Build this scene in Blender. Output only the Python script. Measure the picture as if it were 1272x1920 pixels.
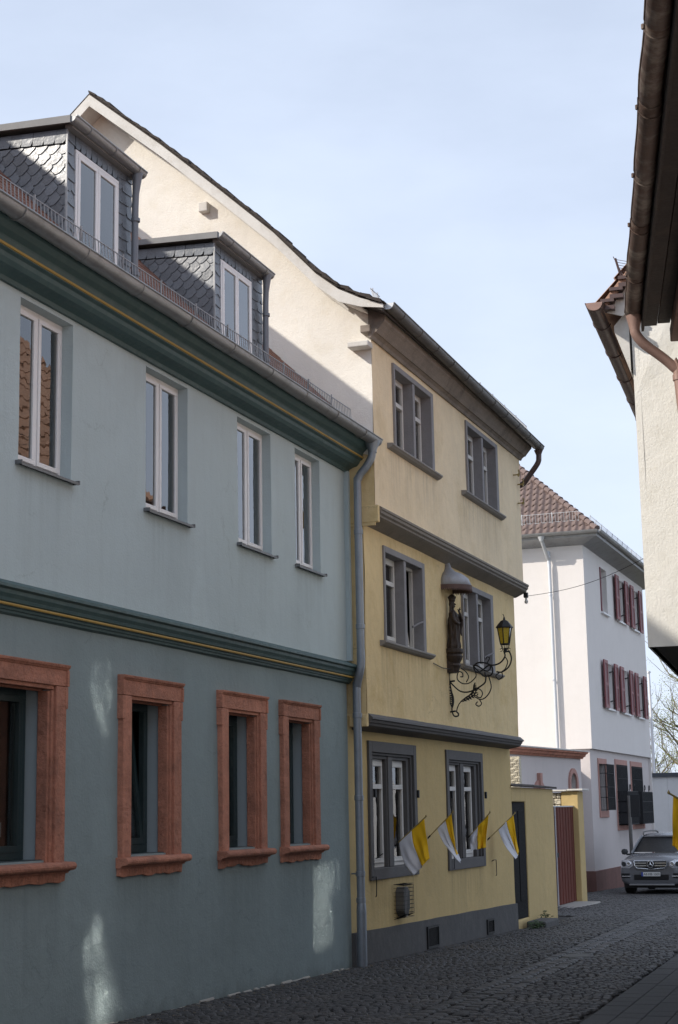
import bpy, bmesh, math, random
from mathutils import Vector, Matrix, noise
R = math.radians
random.seed(7)
for o in list(bpy.data.objects): bpy.data.objects.remove(o)
S = bpy.context.scene
COL = S.collection

# ------------------------------------------------------------ camera, light, exposure
def make_camera():
    yaw, pit, rol = R(20.084), R(10.694), R(-1.0277)
    f = Vector((-math.sin(yaw)*math.cos(pit), math.cos(yaw)*math.cos(pit), math.sin(pit)))
    r0 = Vector((math.cos(yaw), math.sin(yaw), 0)); u0 = r0.cross(f)
    r = math.cos(rol)*r0 + math.sin(rol)*u0; u = -math.sin(rol)*r0 + math.cos(rol)*u0
    cd = bpy.data.cameras.new('camera'); cam = bpy.data.objects.new('camera', cd); COL.objects.link(cam)
    m = Matrix((r, u, -f)).transposed().to_4x4(); m.translation = Vector((0, 0, 1.7)); cam.matrix_world = m
    cd.sensor_fit = 'HORIZONTAL'; cd.sensor_width = 36; cd.lens = 36*3000/1272
    cd.clip_start = .05; cd.clip_end = 2000
    S.camera = cam
make_camera()
SUN_A, SUN_E = R(51), R(33.5)           # azimuth from -Y towards -X, elevation
to_sun = Vector((-math.sin(SUN_A)*math.cos(SUN_E), -math.cos(SUN_A)*math.cos(SUN_E), math.sin(SUN_E)))
sd = bpy.data.lights.new('sun', 'SUN'); sun = bpy.data.objects.new('sun', sd); COL.objects.link(sun)
sun.rotation_euler = to_sun.to_track_quat('Z', 'Y').to_euler()
sd.energy = 3.2; sd.angle = R(.53); sd.color = (1.0, .93, .83)
W = bpy.data.worlds.new('World'); S.world = W; W.use_nodes = True
nt = W.node_tree; N = nt.nodes; L = nt.links; N.clear()
wo = N.new('ShaderNodeOutputWorld'); bg = N.new('ShaderNodeBackground'); sky = N.new('ShaderNodeTexSky')
sky.sky_type = 'NISHITA'; sky.sun_disc = False; sky.sun_elevation = SUN_E
sky.sun_rotation = math.atan2(to_sun.x, to_sun.y)
sky.air_density = 1.0; sky.dust_density = 2.2; sky.ozone_density = 1.0; sky.altitude = 150
tc = N.new('ShaderNodeTexCoord'); mp = N.new('ShaderNodeMapping'); nz = N.new('ShaderNodeTexNoise'); rp = N.new('ShaderNodeValToRGB')
mp.inputs['Scale'].default_value = (1, 1, 2.6); nz.inputs['Scale'].default_value = 2.6; nz.inputs['Detail'].default_value = 7; nz.inputs['Roughness'].default_value = .55
rp.color_ramp.elements[0].position = .38; rp.color_ramp.elements[0].color = (.60, .60, .60, 1)
rp.color_ramp.elements[1].position = .72; rp.color_ramp.elements[1].color = (.80, .80, .80, 1)
sx = N.new('ShaderNodeSeparateXYZ'); mr = N.new('ShaderNodeMapRange')
mr.inputs['From Min'].default_value = .0; mr.inputs['From Max'].default_value = .5; mr.inputs['To Min'].default_value = .22; mr.inputs['To Max'].default_value = 0
ad = N.new('ShaderNodeMath'); ad.operation = 'ADD'; ad.use_clamp = True
mx = N.new('ShaderNodeMixRGB'); mx.inputs['Color2'].default_value = (7.1, 8.0, 9.7, 1)
L.new(tc.outputs['Generated'], mp.inputs['Vector']); L.new(mp.outputs[0], nz.inputs['Vector']); L.new(nz.outputs['Fac'], rp.inputs[0])
L.new(tc.outputs['Generated'], sx.inputs[0]); L.new(sx.outputs['Z'], mr.inputs['Value'])
L.new(rp.outputs[0], ad.inputs[0]); L.new(mr.outputs[0], ad.inputs[1]); L.new(ad.outputs[0], mx.inputs['Fac'])
L.new(sky.outputs[0], mx.inputs['Color1']); L.new(mx.outputs[0], bg.inputs['Color']); L.new(bg.outputs[0], wo.inputs['Surface'])
bg.inputs['Strength'].default_value = .095
S.view_settings.view_transform = 'Standard'; S.view_settings.look = 'None'; S.view_settings.gamma = 1
S.view_settings.use_curve_mapping = False; S.view_settings.exposure = 0.42
S.render.engine = 'CYCLES'
S.cycles.caustics_reflective = True; S.cycles.blur_glossy = .1; S.cycles.sample_clamp_indirect = 80; S.cycles.use_guiding = True; S.cycles.use_denoising = True

# ------------------------------------------------------------ materials
def _mat(name):
    m = bpy.data.materials.new(name); m.use_nodes = True
    return m, m.node_tree.nodes, m.node_tree.links, m.node_tree.nodes['Principled BSDF']
def mat(name, col, rough=.7, metal=0, var=.12, vs=3.0, bump=.15, bs=40, b2=0, b2s=6, stain=None, st_amt=.4, st_s=1.2, streak=0, rnd=0, spec=.5, det=6, bd=.01, base=None, rv=.1, crack=0, drips=(), dk=.5):
    """colour with two noise scales, bump, stains (blotches), vertical streaks, per-object variation, base dirt rising from the ground"""
    m, N, L, b = _mat(name)
    b.inputs['Roughness'].default_value = rough; b.inputs['Metallic'].default_value = metal
    b.inputs['Specular IOR Level'].default_value = spec
    tc = N.new('ShaderNodeTexCoord'); out = None
    def nz(scale, detail=det, rough_=.6, vec=None):
        n = N.new('ShaderNodeTexNoise'); n.inputs['Scale'].default_value = scale; n.inputs['Detail'].default_value = detail; n.inputs['Roughness'].default_value = rough_
        L.new(vec or tc.outputs['Object'], n.inputs['Vector']); return n
    def ramp(src, a, bb, ca=(0,0,0,1), cb=(1,1,1,1)):
        r = N.new('ShaderNodeValToRGB'); r.color_ramp.elements[0].position = a; r.color_ramp.elements[1].position = bb
        r.color_ramp.elements[0].color = ca; r.color_ramp.elements[1].color = cb; L.new(src, r.inputs[0]); return r.outputs[0]
    def mix(fac, c1, c2, mode='MIX'):
        x = N.new('ShaderNodeMixRGB'); x.blend_type = mode
        for i, v in ((0, fac), (1, c1), (2, c2)):
            if hasattr(v, 'links') or isinstance(v, bpy.types.NodeSocket): L.new(v, x.inputs[i])
            else: x.inputs[i].default_value = v if i == 0 else (*v[:3], 1)
        return x.outputs[0]
    lo = [c*(1-var) for c in col]; hi = [min(1, c*(1+var)) for c in col]
    n1 = nz(vs); c = mix(ramp(n1.outputs['Fac'], .3, .7), lo, hi)
    n2 = nz(vs*9, 4); c = mix(.45, c, mix(ramp(n2.outputs['Fac'], .3, .7), lo, hi))
    if streak:
        mp = N.new('ShaderNodeMapping'); mp.inputs['Scale'].default_value = (3.2, 3.2, .28); L.new(tc.outputs['Object'], mp.inputs[0])
        n3 = nz(2.0, 6, .65, mp.outputs[0]); k = ramp(n3.outputs['Fac'], .5, .78, (0,0,0,1), (streak,)*3+(1,))
        c = mix(k, c, [x*.45 for x in col])
    if stain:
        n4 = nz(st_s, 8, .7); k = ramp(n4.outputs['Fac'], .5, .68, (0,0,0,1), (st_amt,)*3+(1,)); c = mix(k, c, stain)
    if crack:
        mpc = N.new('ShaderNodeMapping'); mpc.inputs['Scale'].default_value = (.55, .55, .9); nw = nz(3.0, 5, .7)
        vm = N.new('ShaderNodeVectorMath'); vm.operation = 'MULTIPLY_ADD'; vm.inputs[1].default_value = (.5,.5,.5); L.new(nw.outputs['Color'], vm.inputs[0]); L.new(tc.outputs['Object'], vm.inputs[2]); L.new(vm.outputs[0], mpc.inputs[0])
        vo = N.new('ShaderNodeTexVoronoi'); vo.feature = 'DISTANCE_TO_EDGE'; vo.inputs['Scale'].default_value = .9; L.new(mpc.outputs[0], vo.inputs['Vector'])
        k1 = ramp(vo.outputs['Distance'], .0, .006, (1,1,1,1), (0,0,0,1)); k2 = ramp(nz(.9, 3).outputs['Fac'], .52, .62, (0,0,0,1), (crack,)*3+(1,)); c = mix(mix(1.0, k1, k2, 'MULTIPLY'), c, [x*.4 for x in col])
        n6 = nz(.55, 2); k = ramp(n6.outputs['Fac'], .56, .575, (0,0,0,1), (.16,)*3+(1,)); c = mix(k, c, [min(1,x*1.22) for x in col])
    if drips:                                       # run-off stains below the sills
        gp = N.new('ShaderNodeNewGeometry'); sp = N.new('ShaderNodeSeparateXYZ'); L.new(gp.outputs['Position'], sp.inputs[0])
        md = N.new('ShaderNodeMapping'); md.inputs['Scale'].default_value = (1, 13, .5); L.new(gp.outputs['Position'], md.inputs[0]); nd = nz(1.0, 4, .6, md.outputs[0]); tot = None
        def mth(op, a, b_=None, cl=False):
            q = N.new('ShaderNodeMath'); q.operation = op; q.use_clamp = cl
            for i_, v_ in ((0, a), (1, b_)):
                if v_ is None: continue
                if isinstance(v_, bpy.types.NodeSocket): L.new(v_, q.inputs[i_])
                else: q.inputs[i_].default_value = v_
            return q.outputs[0]
        for ya_, yb_, zt_ in drips:
            e1 = mth('MULTIPLY', mth('SUBTRACT', sp.outputs['Y'], ya_), 12, True); e2 = mth('MULTIPLY', mth('SUBTRACT', yb_, sp.outputs['Y']), 12, True)
            dz = mth('SUBTRACT', zt_, sp.outputs['Z']); e3 = mth('MULTIPLY', mth('SUBTRACT', 1.0, mth('MULTIPLY', dz, 1.1)), mth('GREATER_THAN', dz, -.02), True)
            mm = mth('MULTIPLY', mth('MULTIPLY', e1, e2), e3); tot = mm if tot is None else mth('MAXIMUM', tot, mm)
        k = mth('MULTIPLY', tot, ramp(nd.outputs['Fac'], .42, .72, (.08,.08,.08,1), (dk,)*3+(1,))); c = mix(k, c, [x*.42 for x in col])
    if base:                                        # splash dirt with a ragged upper edge
        zc, colr = base
        sx = N.new('ShaderNodeSeparateXYZ'); g = N.new('ShaderNodeNewGeometry'); L.new(g.outputs['Position'], sx.inputs[0])
        sl = N.new('ShaderNodeMath'); sl.operation = 'MULTIPLY_ADD'; sl.inputs[1].default_value = .0165; L.new(sx.outputs['Y'], sl.inputs[0]); L.new(sx.outputs['Z'], sl.inputs[2])
        n5 = nz(5, 8, .7); ad = N.new('ShaderNodeMath'); ad.operation = 'MULTIPLY_ADD'; ad.inputs[1].default_value = .5
        L.new(n5.outputs['Fac'], ad.inputs[0]); L.new(sl.outputs[0], ad.inputs[2])
        k = ramp(ad.outputs[0], .30+zc, .62+zc, (.75,.75,.75,1), (0,0,0,1)); c = mix(k, c, colr)
    if rnd:
        oi = N.new('ShaderNodeObjectInfo'); k = ramp(oi.outputs['Random'], 0, 1, (1-rnd,)*3+(1,), (1+rnd,)*3+(1,)); c = mix(1.0, c, k, 'MULTIPLY')
    L.new(c, b.inputs['Base Color'])
    rr = ramp(n2.outputs['Fac'], .3, .7, (max(0,rough-rv),)*3+(1,), (min(1,rough+rv),)*3+(1,)); L.new(rr, b.inputs['Roughness'])
    last = None
    for st, sc in ((bump, bs), (b2, b2s)):
        if st:
            n = nz(sc, 5, .6); bu = N.new('ShaderNodeBump'); bu.inputs['Strength'].default_value = st; bu.inputs['Distance'].default_value = bd if sc > 15 else bd*4
            L.new(n.outputs['Fac'], bu.inputs['Height'])
            if last: L.new(last, bu.inputs['Normal'])
            last = bu.outputs[0]
    if last: L.new(last, b.inputs['Normal'])
    return m
def glass(name, tint=(1,1,1), refl=1.5, rough=0.0, wob=.02):
    m, N, L, b = _mat(name); N.remove(b); out = N['Material Output']
    fr = N.new('ShaderNodeFresnel'); fr.inputs['IOR'].default_value = 1.5
    mu = N.new('ShaderNodeMath'); mu.operation = 'MULTIPLY'; mu.use_clamp = True; mu.inputs[1].default_value = refl; L.new(fr.outputs[0], mu.inputs[0])
    tr = N.new('ShaderNodeBsdfTransparent'); tr.inputs[0].default_value = (*tint, 1)
    gl = N.new('ShaderNodeBsdfGlossy'); gl.inputs['Roughness'].default_value = rough
    tc = N.new('ShaderNodeTexCoord'); n = N.new('ShaderNodeTexNoise'); n.inputs['Scale'].default_value = 2.5; L.new(tc.outputs['Object'], n.inputs['Vector'])
    bu = N.new('ShaderNodeBump'); bu.inputs['Strength'].default_value = wob; bu.inputs['Distance'].default_value = .1; L.new(n.outputs['Fac'], bu.inputs['Height']); L.new(bu.outputs[0], gl.inputs['Normal'])
    mx = N.new('ShaderNodeMixShader'); L.new(mu.outputs[0], mx.inputs[0]); L.new(tr.outputs[0], mx.inputs[1]); L.new(gl.outputs[0], mx.inputs[2]); L.new(mx.outputs[0], out.inputs['Surface'])
    return m
M = {}
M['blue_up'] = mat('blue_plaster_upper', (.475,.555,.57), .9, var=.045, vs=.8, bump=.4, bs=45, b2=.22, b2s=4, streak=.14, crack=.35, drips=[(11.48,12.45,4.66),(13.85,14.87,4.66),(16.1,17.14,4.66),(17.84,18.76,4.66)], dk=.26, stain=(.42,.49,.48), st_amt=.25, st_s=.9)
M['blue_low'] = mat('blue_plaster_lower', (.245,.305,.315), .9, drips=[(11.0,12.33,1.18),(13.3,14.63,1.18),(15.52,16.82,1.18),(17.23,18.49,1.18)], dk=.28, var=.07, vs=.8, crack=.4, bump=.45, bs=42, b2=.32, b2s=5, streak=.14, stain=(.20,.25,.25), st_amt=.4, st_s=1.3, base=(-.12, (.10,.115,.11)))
M['reveal_blue'] = mat('pale_blue_reveal', (.33,.40,.43), .85, var=.04, vs=2, bump=.12)
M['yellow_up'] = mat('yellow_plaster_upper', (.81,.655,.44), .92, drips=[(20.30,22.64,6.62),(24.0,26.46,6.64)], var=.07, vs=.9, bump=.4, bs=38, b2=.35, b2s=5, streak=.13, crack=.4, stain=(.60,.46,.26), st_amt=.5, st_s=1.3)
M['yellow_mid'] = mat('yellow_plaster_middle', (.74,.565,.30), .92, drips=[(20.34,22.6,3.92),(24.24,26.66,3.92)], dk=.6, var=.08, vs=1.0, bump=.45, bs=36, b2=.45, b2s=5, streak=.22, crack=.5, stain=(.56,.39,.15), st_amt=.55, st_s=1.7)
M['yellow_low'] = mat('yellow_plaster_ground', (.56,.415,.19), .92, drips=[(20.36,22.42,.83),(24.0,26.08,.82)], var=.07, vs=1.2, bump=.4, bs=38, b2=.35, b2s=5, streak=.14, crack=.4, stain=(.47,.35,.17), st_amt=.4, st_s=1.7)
M['cream'] = mat('cream_rough_render', (.83,.795,.725), .95, var=.05, vs=1.1, bump=.55, bs=42, b2=.14, b2s=7, streak=.06, stain=(.72,.66,.54), st_amt=.4, st_s=2.6, crack=.3)
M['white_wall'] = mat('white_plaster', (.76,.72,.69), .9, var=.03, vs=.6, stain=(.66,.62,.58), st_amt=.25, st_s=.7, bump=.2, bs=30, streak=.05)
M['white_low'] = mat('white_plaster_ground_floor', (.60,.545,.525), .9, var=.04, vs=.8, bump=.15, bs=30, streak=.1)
M['white_rough'] = mat('coarse_white_render', (.82,.80,.745), .95, var=.05, vs=1.5, bump=.5, bs=48, b2=.12, b2s=8, stain=(.62,.58,.48), st_amt=.3, st_s=4.2)
M['grey_base'] = mat('dark_grey_plinth', (.085,.083,.082), .9, var=.12, vs=1.5, bump=.4, bs=40, b2=.3, stain=(.15,.14,.13), st_amt=.35, st_s=4, base=(-.2,(.13,.12,.11)))
M['sandstone'] = mat('red_sandstone', (.47,.205,.135), .92, var=.26, vs=4.5, bump=.9, bs=70, b2=.8, b2s=10, rnd=.13, stain=(.17,.085,.062), st_amt=.55, st_s=3.2, streak=.3)
M['plinth_stone'] = mat('dark_red_plinth_stone', (.19,.10,.085), .92, var=.18, vs=2.5, bump=.4, stain=(.11,.065,.055), st_amt=.5, st_s=2)
M['pink_stone'] = mat('pink_stone_trim', (.46,.26,.22), .9, var=.12, vs=3, bump=.3)
M['green'] = mat('dark_green_moulding', (.050,.098,.100), .55, var=.15, vs=2, bump=.12, bs=60, stain=(.10,.15,.14), st_amt=.35, st_s=4)
M['gold'] = mat('ochre_stripe', (.42,.27,.06), .6, var=.12, vs=5, bump=.05)
M['zinc'] = mat('weathered_zinc', (.34,.345,.35), .52, .75, var=.16, vs=3, bump=.08, bs=30, stain=(.20,.20,.19), st_amt=.5, st_s=5)
M['zinc_light'] = mat('light_zinc', (.62,.64,.66), .5, .4, var=.08, vs=3, bump=.05)
M['zinc_dark'] = mat('dark_zinc', (.15,.145,.14), .55, .5, var=.2, vs=3, bump=.1, stain=(.24,.22,.19), st_amt=.4, st_s=4)
M['zinc_pipe'] = mat('blue_grey_zinc_pipe', (.28,.31,.35), .5, .5, var=.12, vs=3, bump=.06, stain=(.19,.21,.24), st_amt=.4, st_s=5)
M['zinc_roof'] = mat('dull_zinc_roof_sheet', (.25,.25,.25), .75, .1, var=.1, vs=4, bump=.05, spec=.3, streak=.2)
M['dormer_pipe'] = mat('grey_zinc_pipe', (.19,.20,.22), .5, .4, var=.12, vs=3, bump=.05)
M['slate'] = mat('blue_grey_slate', (.12,.135,.155), .33, var=.10, vs=7, bump=.15, bs=30, b2=.10, b2s=9, rnd=.22, spec=.75)
M['slate_back'] = mat('slate_underlay', (.02,.022,.026), .9, bump=0)
M['tile_red'] = mat('brown_red_clay_tile', (.20,.095,.065), .85, var=.25, vs=6, bump=.4, bs=30, rnd=.2, stain=(.09,.06,.045), st_amt=.5, st_s=4)
M['tile_orange'] = mat('orange_clay_tile', (.36,.225,.165), .85, var=.25, vs=4, bump=.4, rnd=.2, stain=(.2,.11,.07), st_amt=.5, st_s=3)
M['tile_brown'] = mat('brown_interlocking_tile', (.175,.125,.112), .75, var=.14, vs=4, bump=.3, rnd=.07, stain=(.13,.09,.08), st_amt=.4, st_s=4)
M['tile_dark'] = mat('dark_weathered_tile', (.045,.036,.031), .9, var=.3, vs=8, bump=.6, bs=25)
M['white_frame'] = mat('white_window_frame', (.80,.79,.79), .45, var=.03, bump=.02)
M['cream_frame'] = mat('aged_white_frame', (.60,.575,.54), .55, var=.07, vs=6, bump=.08)
M['dark_frame'] = mat('dark_green_window_frame', (.022,.040,.044), .4, var=.1, bump=.03)
M['grey_stone'] = mat('grey_painted_stone', (.255,.245,.25), .8, var=.1, vs=4, bump=.3, stain=(.19,.18,.18), st_amt=.4, st_s=6, streak=.2)
M['grey_stone_dark'] = mat('dark_grey_painted_stone', (.098,.093,.092), .75, var=.1, vs=4, bump=.25, stain=(.13,.12,.12), st_amt=.3, st_s=6)
M['sill_stone'] = mat('worn_grey_sill', (.25,.235,.22), .85, var=.2, vs=5, bump=.4, stain=(.13,.12,.11), st_amt=.5, st_s=5)
M['beam'] = mat('weathered_grey_moulding', (.22,.195,.165), .85, var=.25, vs=3, bump=.5, bs=35, stain=(.10,.088,.078), st_amt=.55, st_s=3)
M['eave'] = mat('grey_brown_eave_board', (.25,.21,.175), .88, var=.25, vs=3, bump=.5, bs=30, stain=(.10,.082,.07), st_amt=.65, st_s=2.6)
M['barge'] = mat('pale_verge_board', (.64,.62,.58), .8, var=.08, vs=2.5, bump=.2, streak=.15, stain=(.42,.39,.34), st_amt=.4, st_s=3)
M['rust'] = mat('rusty_brown_gutter', (.095,.060,.046), .7, .2, var=.35, vs=2.5, bump=.4, bs=20, stain=(.30,.26,.22), st_amt=.8, st_s=2.8)
M['dark_wood'] = mat('dark_eave_wood', (.030,.021,.017), .85, var=.35, vs=3, bump=.4, bs=25, stain=(.06,.04,.03), st_amt=.5, st_s=3)
M['brown_paint'] = mat('red_brown_paint', (.10,.042,.026), .7, var=.15, vs=3, bump=.15)
M['brown_pipe'] = mat('brown_painted_pipe', (.31,.20,.165), .5, .1, var=.1, vs=3, bump=.06)
M['dark_brown_metal'] = mat('dark_brown_gutter', (.10,.067,.062), .5, .3, var=.12, bump=.06)
M['iron'] = mat('black_wrought_iron', (.018,.018,.019), .55, .4, var=.2, bump=.1)
M['iron_dark'] = mat('dark_iron_grille', (.014,.015,.018), .7, var=.15, bump=.05)
M['galv'] = mat('galvanised_steel', (.50,.51,.53), .5, .4, var=.1, bump=.03)
M['bronze'] = mat('dark_bronze', (.045,.030,.022), .6, .2, var=.3, vs=12, bump=.3, bs=60)
M['canopy'] = mat('grey_sheet_canopy', (.36,.37,.40), .6, .3, var=.15, vs=6, bump=.1, stain=(.26,.2,.17), st_amt=.5, st_s=7)
M['canopy_rim'] = mat('rusty_canopy_rim', (.12,.075,.065), .8, var=.3, vs=10, bump=.2)
M['shutter'] = mat('wine_red_shutter', (.155,.028,.038), .55, var=.1, bump=.05)
M['shutter_in'] = mat('faded_red_shutter_edge', (.30,.12,.12), .6, var=.1, bump=.05)
M['gate'] = mat('red_brown_gate_board', (.13,.034,.022), .75, spec=.25, var=.15, vs=5, bump=.1, rnd=.1)
M['door'] = mat('charcoal_door', (.012,.012,.013), .8, spec=.15, var=.1, bump=.05)
M['stone_step'] = mat('pale_step_stone', (.36,.34,.31), .9, var=.15, vs=4, bump=.4)
M['cobble'] = mat('grey_basalt_sett', (.041,.040,.041), .62, var=.3, vs=9, bump=.5, bs=60, b2=.4, b2s=14, rnd=.3, stain=(.085,.075,.065), st_amt=.5, st_s=1.1)
M['joint'] = mat('street_joint_dirt', (.018,.016,.015), .95, var=.3, vs=8, bump=.6, bs=30)
M['slab_pale'] = mat('pale_mortar_patch', (.12,.12,.115), .9, var=.3, vs=6, bump=.6, bs=25)
M['slab'] = mat('grey_concrete_paver', (.040,.041,.044), .8, var=.1, vs=5, bump=.3, bs=70, rnd=.08, stain=(.07,.07,.068), st_amt=.4, st_s=2)
M['flag_y'] = mat('yellow_flag_cloth', (.80,.46,.006), .85, var=.04, bump=.05, bs=300)
M['flag_w'] = mat('white_flag_cloth', (.62,.62,.66), .85, var=.04, bump=.05, bs=300)
M['pole'] = mat('yellowish_flag_pole', (.30,.22,.07), .5, var=.1, bump=.02)
M['lamp_glass'] = mat('yellow_lamp_glass', (.46,.33,.02), .3, var=.1, vs=8, bump=.05)
M['paint_car'] = mat('silver_car_paint', (.20,.205,.22), .25, .4, var=.02, vs=2, bump=0, rv=0)
M['car_plastic'] = mat('dark_car_plastic', (.05,.052,.055), .6, var=.1, bump=.05)
M['chrome'] = mat('chrome', (.75,.76,.78), .2, .8, var=.02, bump=0, rv=0)
M['black'] = mat('black_trim', (.008,.008,.009), .5, var=.1, bump=0)
M['tyre'] = mat('tyre_rubber', (.015,.015,.015), .85, var=.1, bump=.2)
M['lens'] = mat('headlight_lens', (.62,.63,.66), .12, .3, var=.1, vs=14, bump=0, rv=0)
M['plate_w'] = mat('white_plate', (.7,.7,.68), .5, var=.02, bump=0)
M['plate_b'] = mat('blue_plate_band', (.02,.05,.35), .5, var=.02, bump=0)
M['glass'] = glass('window_glass', (.80,.86,.86), 2.6)
M['glass_old'] = glass('old_window_glass', (.78,.82,.82), 1.5, wob=.06)
M['glass_dark'] = glass('dark_window_glass', (.85,.90,.90), .5)
M['glass_opposite'] = glass('opposite_window_glass', (.6,.66,.66), 12.0, rough=.05, wob=.05)
M['glass_bright'] = glass('clean_opposite_glass', (.6,.66,.66), 14.0, rough=.04, wob=.006)
M['glass_car'] = glass('car_glass', (.25,.30,.30), 1.0)
M['room'] = mat('dim_room_wall', (.10,.09,.08), .9, bump=0)
M['curtain'] = mat('pale_curtain', (.50,.52,.54), .9, var=.06, vs=6, bump=.1)
M['blind'] = mat('pale_slat_blind', (.75,.78,.74), .7, var=.03, bump=0)
M['sill_metal'] = mat('grey_metal_sill', (.17,.175,.18), .55, .3, var=.1, bump=.03)
M['bark'] = mat('mossy_bark', (.17,.145,.075), .95, var=.35, vs=3, bump=.8, bs=12, stain=(.25,.25,.10), st_amt=.6, st_s=1.2)
M['twig'] = mat('twig_bark', (.17,.14,.10), .95, var=.3, vs=1, bump=.2)
M['bud'] = mat('fresh_spring_leaf', (.24,.28,.08), .8, var=.3, vs=1, bump=0)
M['leaf'] = mat('dark_green_leaf', (.045,.085,.025), .6, var=.3, vs=20, bump=.1)
M['far_wall'] = mat('grey_white_courtyard_wall', (.74,.74,.75), .9, var=.06, vs=.8, bump=.3, bs=20, streak=.1)
M['coping'] = mat('dark_slate_coping', (.07,.08,.095), .7, var=.2, bump=.2)
M['rough_stone'] = mat('pale_rough_stone', (.66,.60,.47), .95, var=.14, vs=4, bump=1.0, bs=14, b2=.8, b2s=5, rnd=.12, bd=.02)
M['white_pole'] = mat('white_painted_mast', (.75,.75,.77), .4, var=.03, bump=0)
M['lettering'] = mat('faded_white_lettering', (.22,.23,.23), .7, var=.02, bump=0)
M['litter'] = mat('dry_litter', (.16,.12,.07), .9, var=.4, vs=8, bump=0)
M['ground'] = mat('bare_ground', (.12,.11,.08), .95, var=.3, vs=.5, bump=.5, bs=8)

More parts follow.
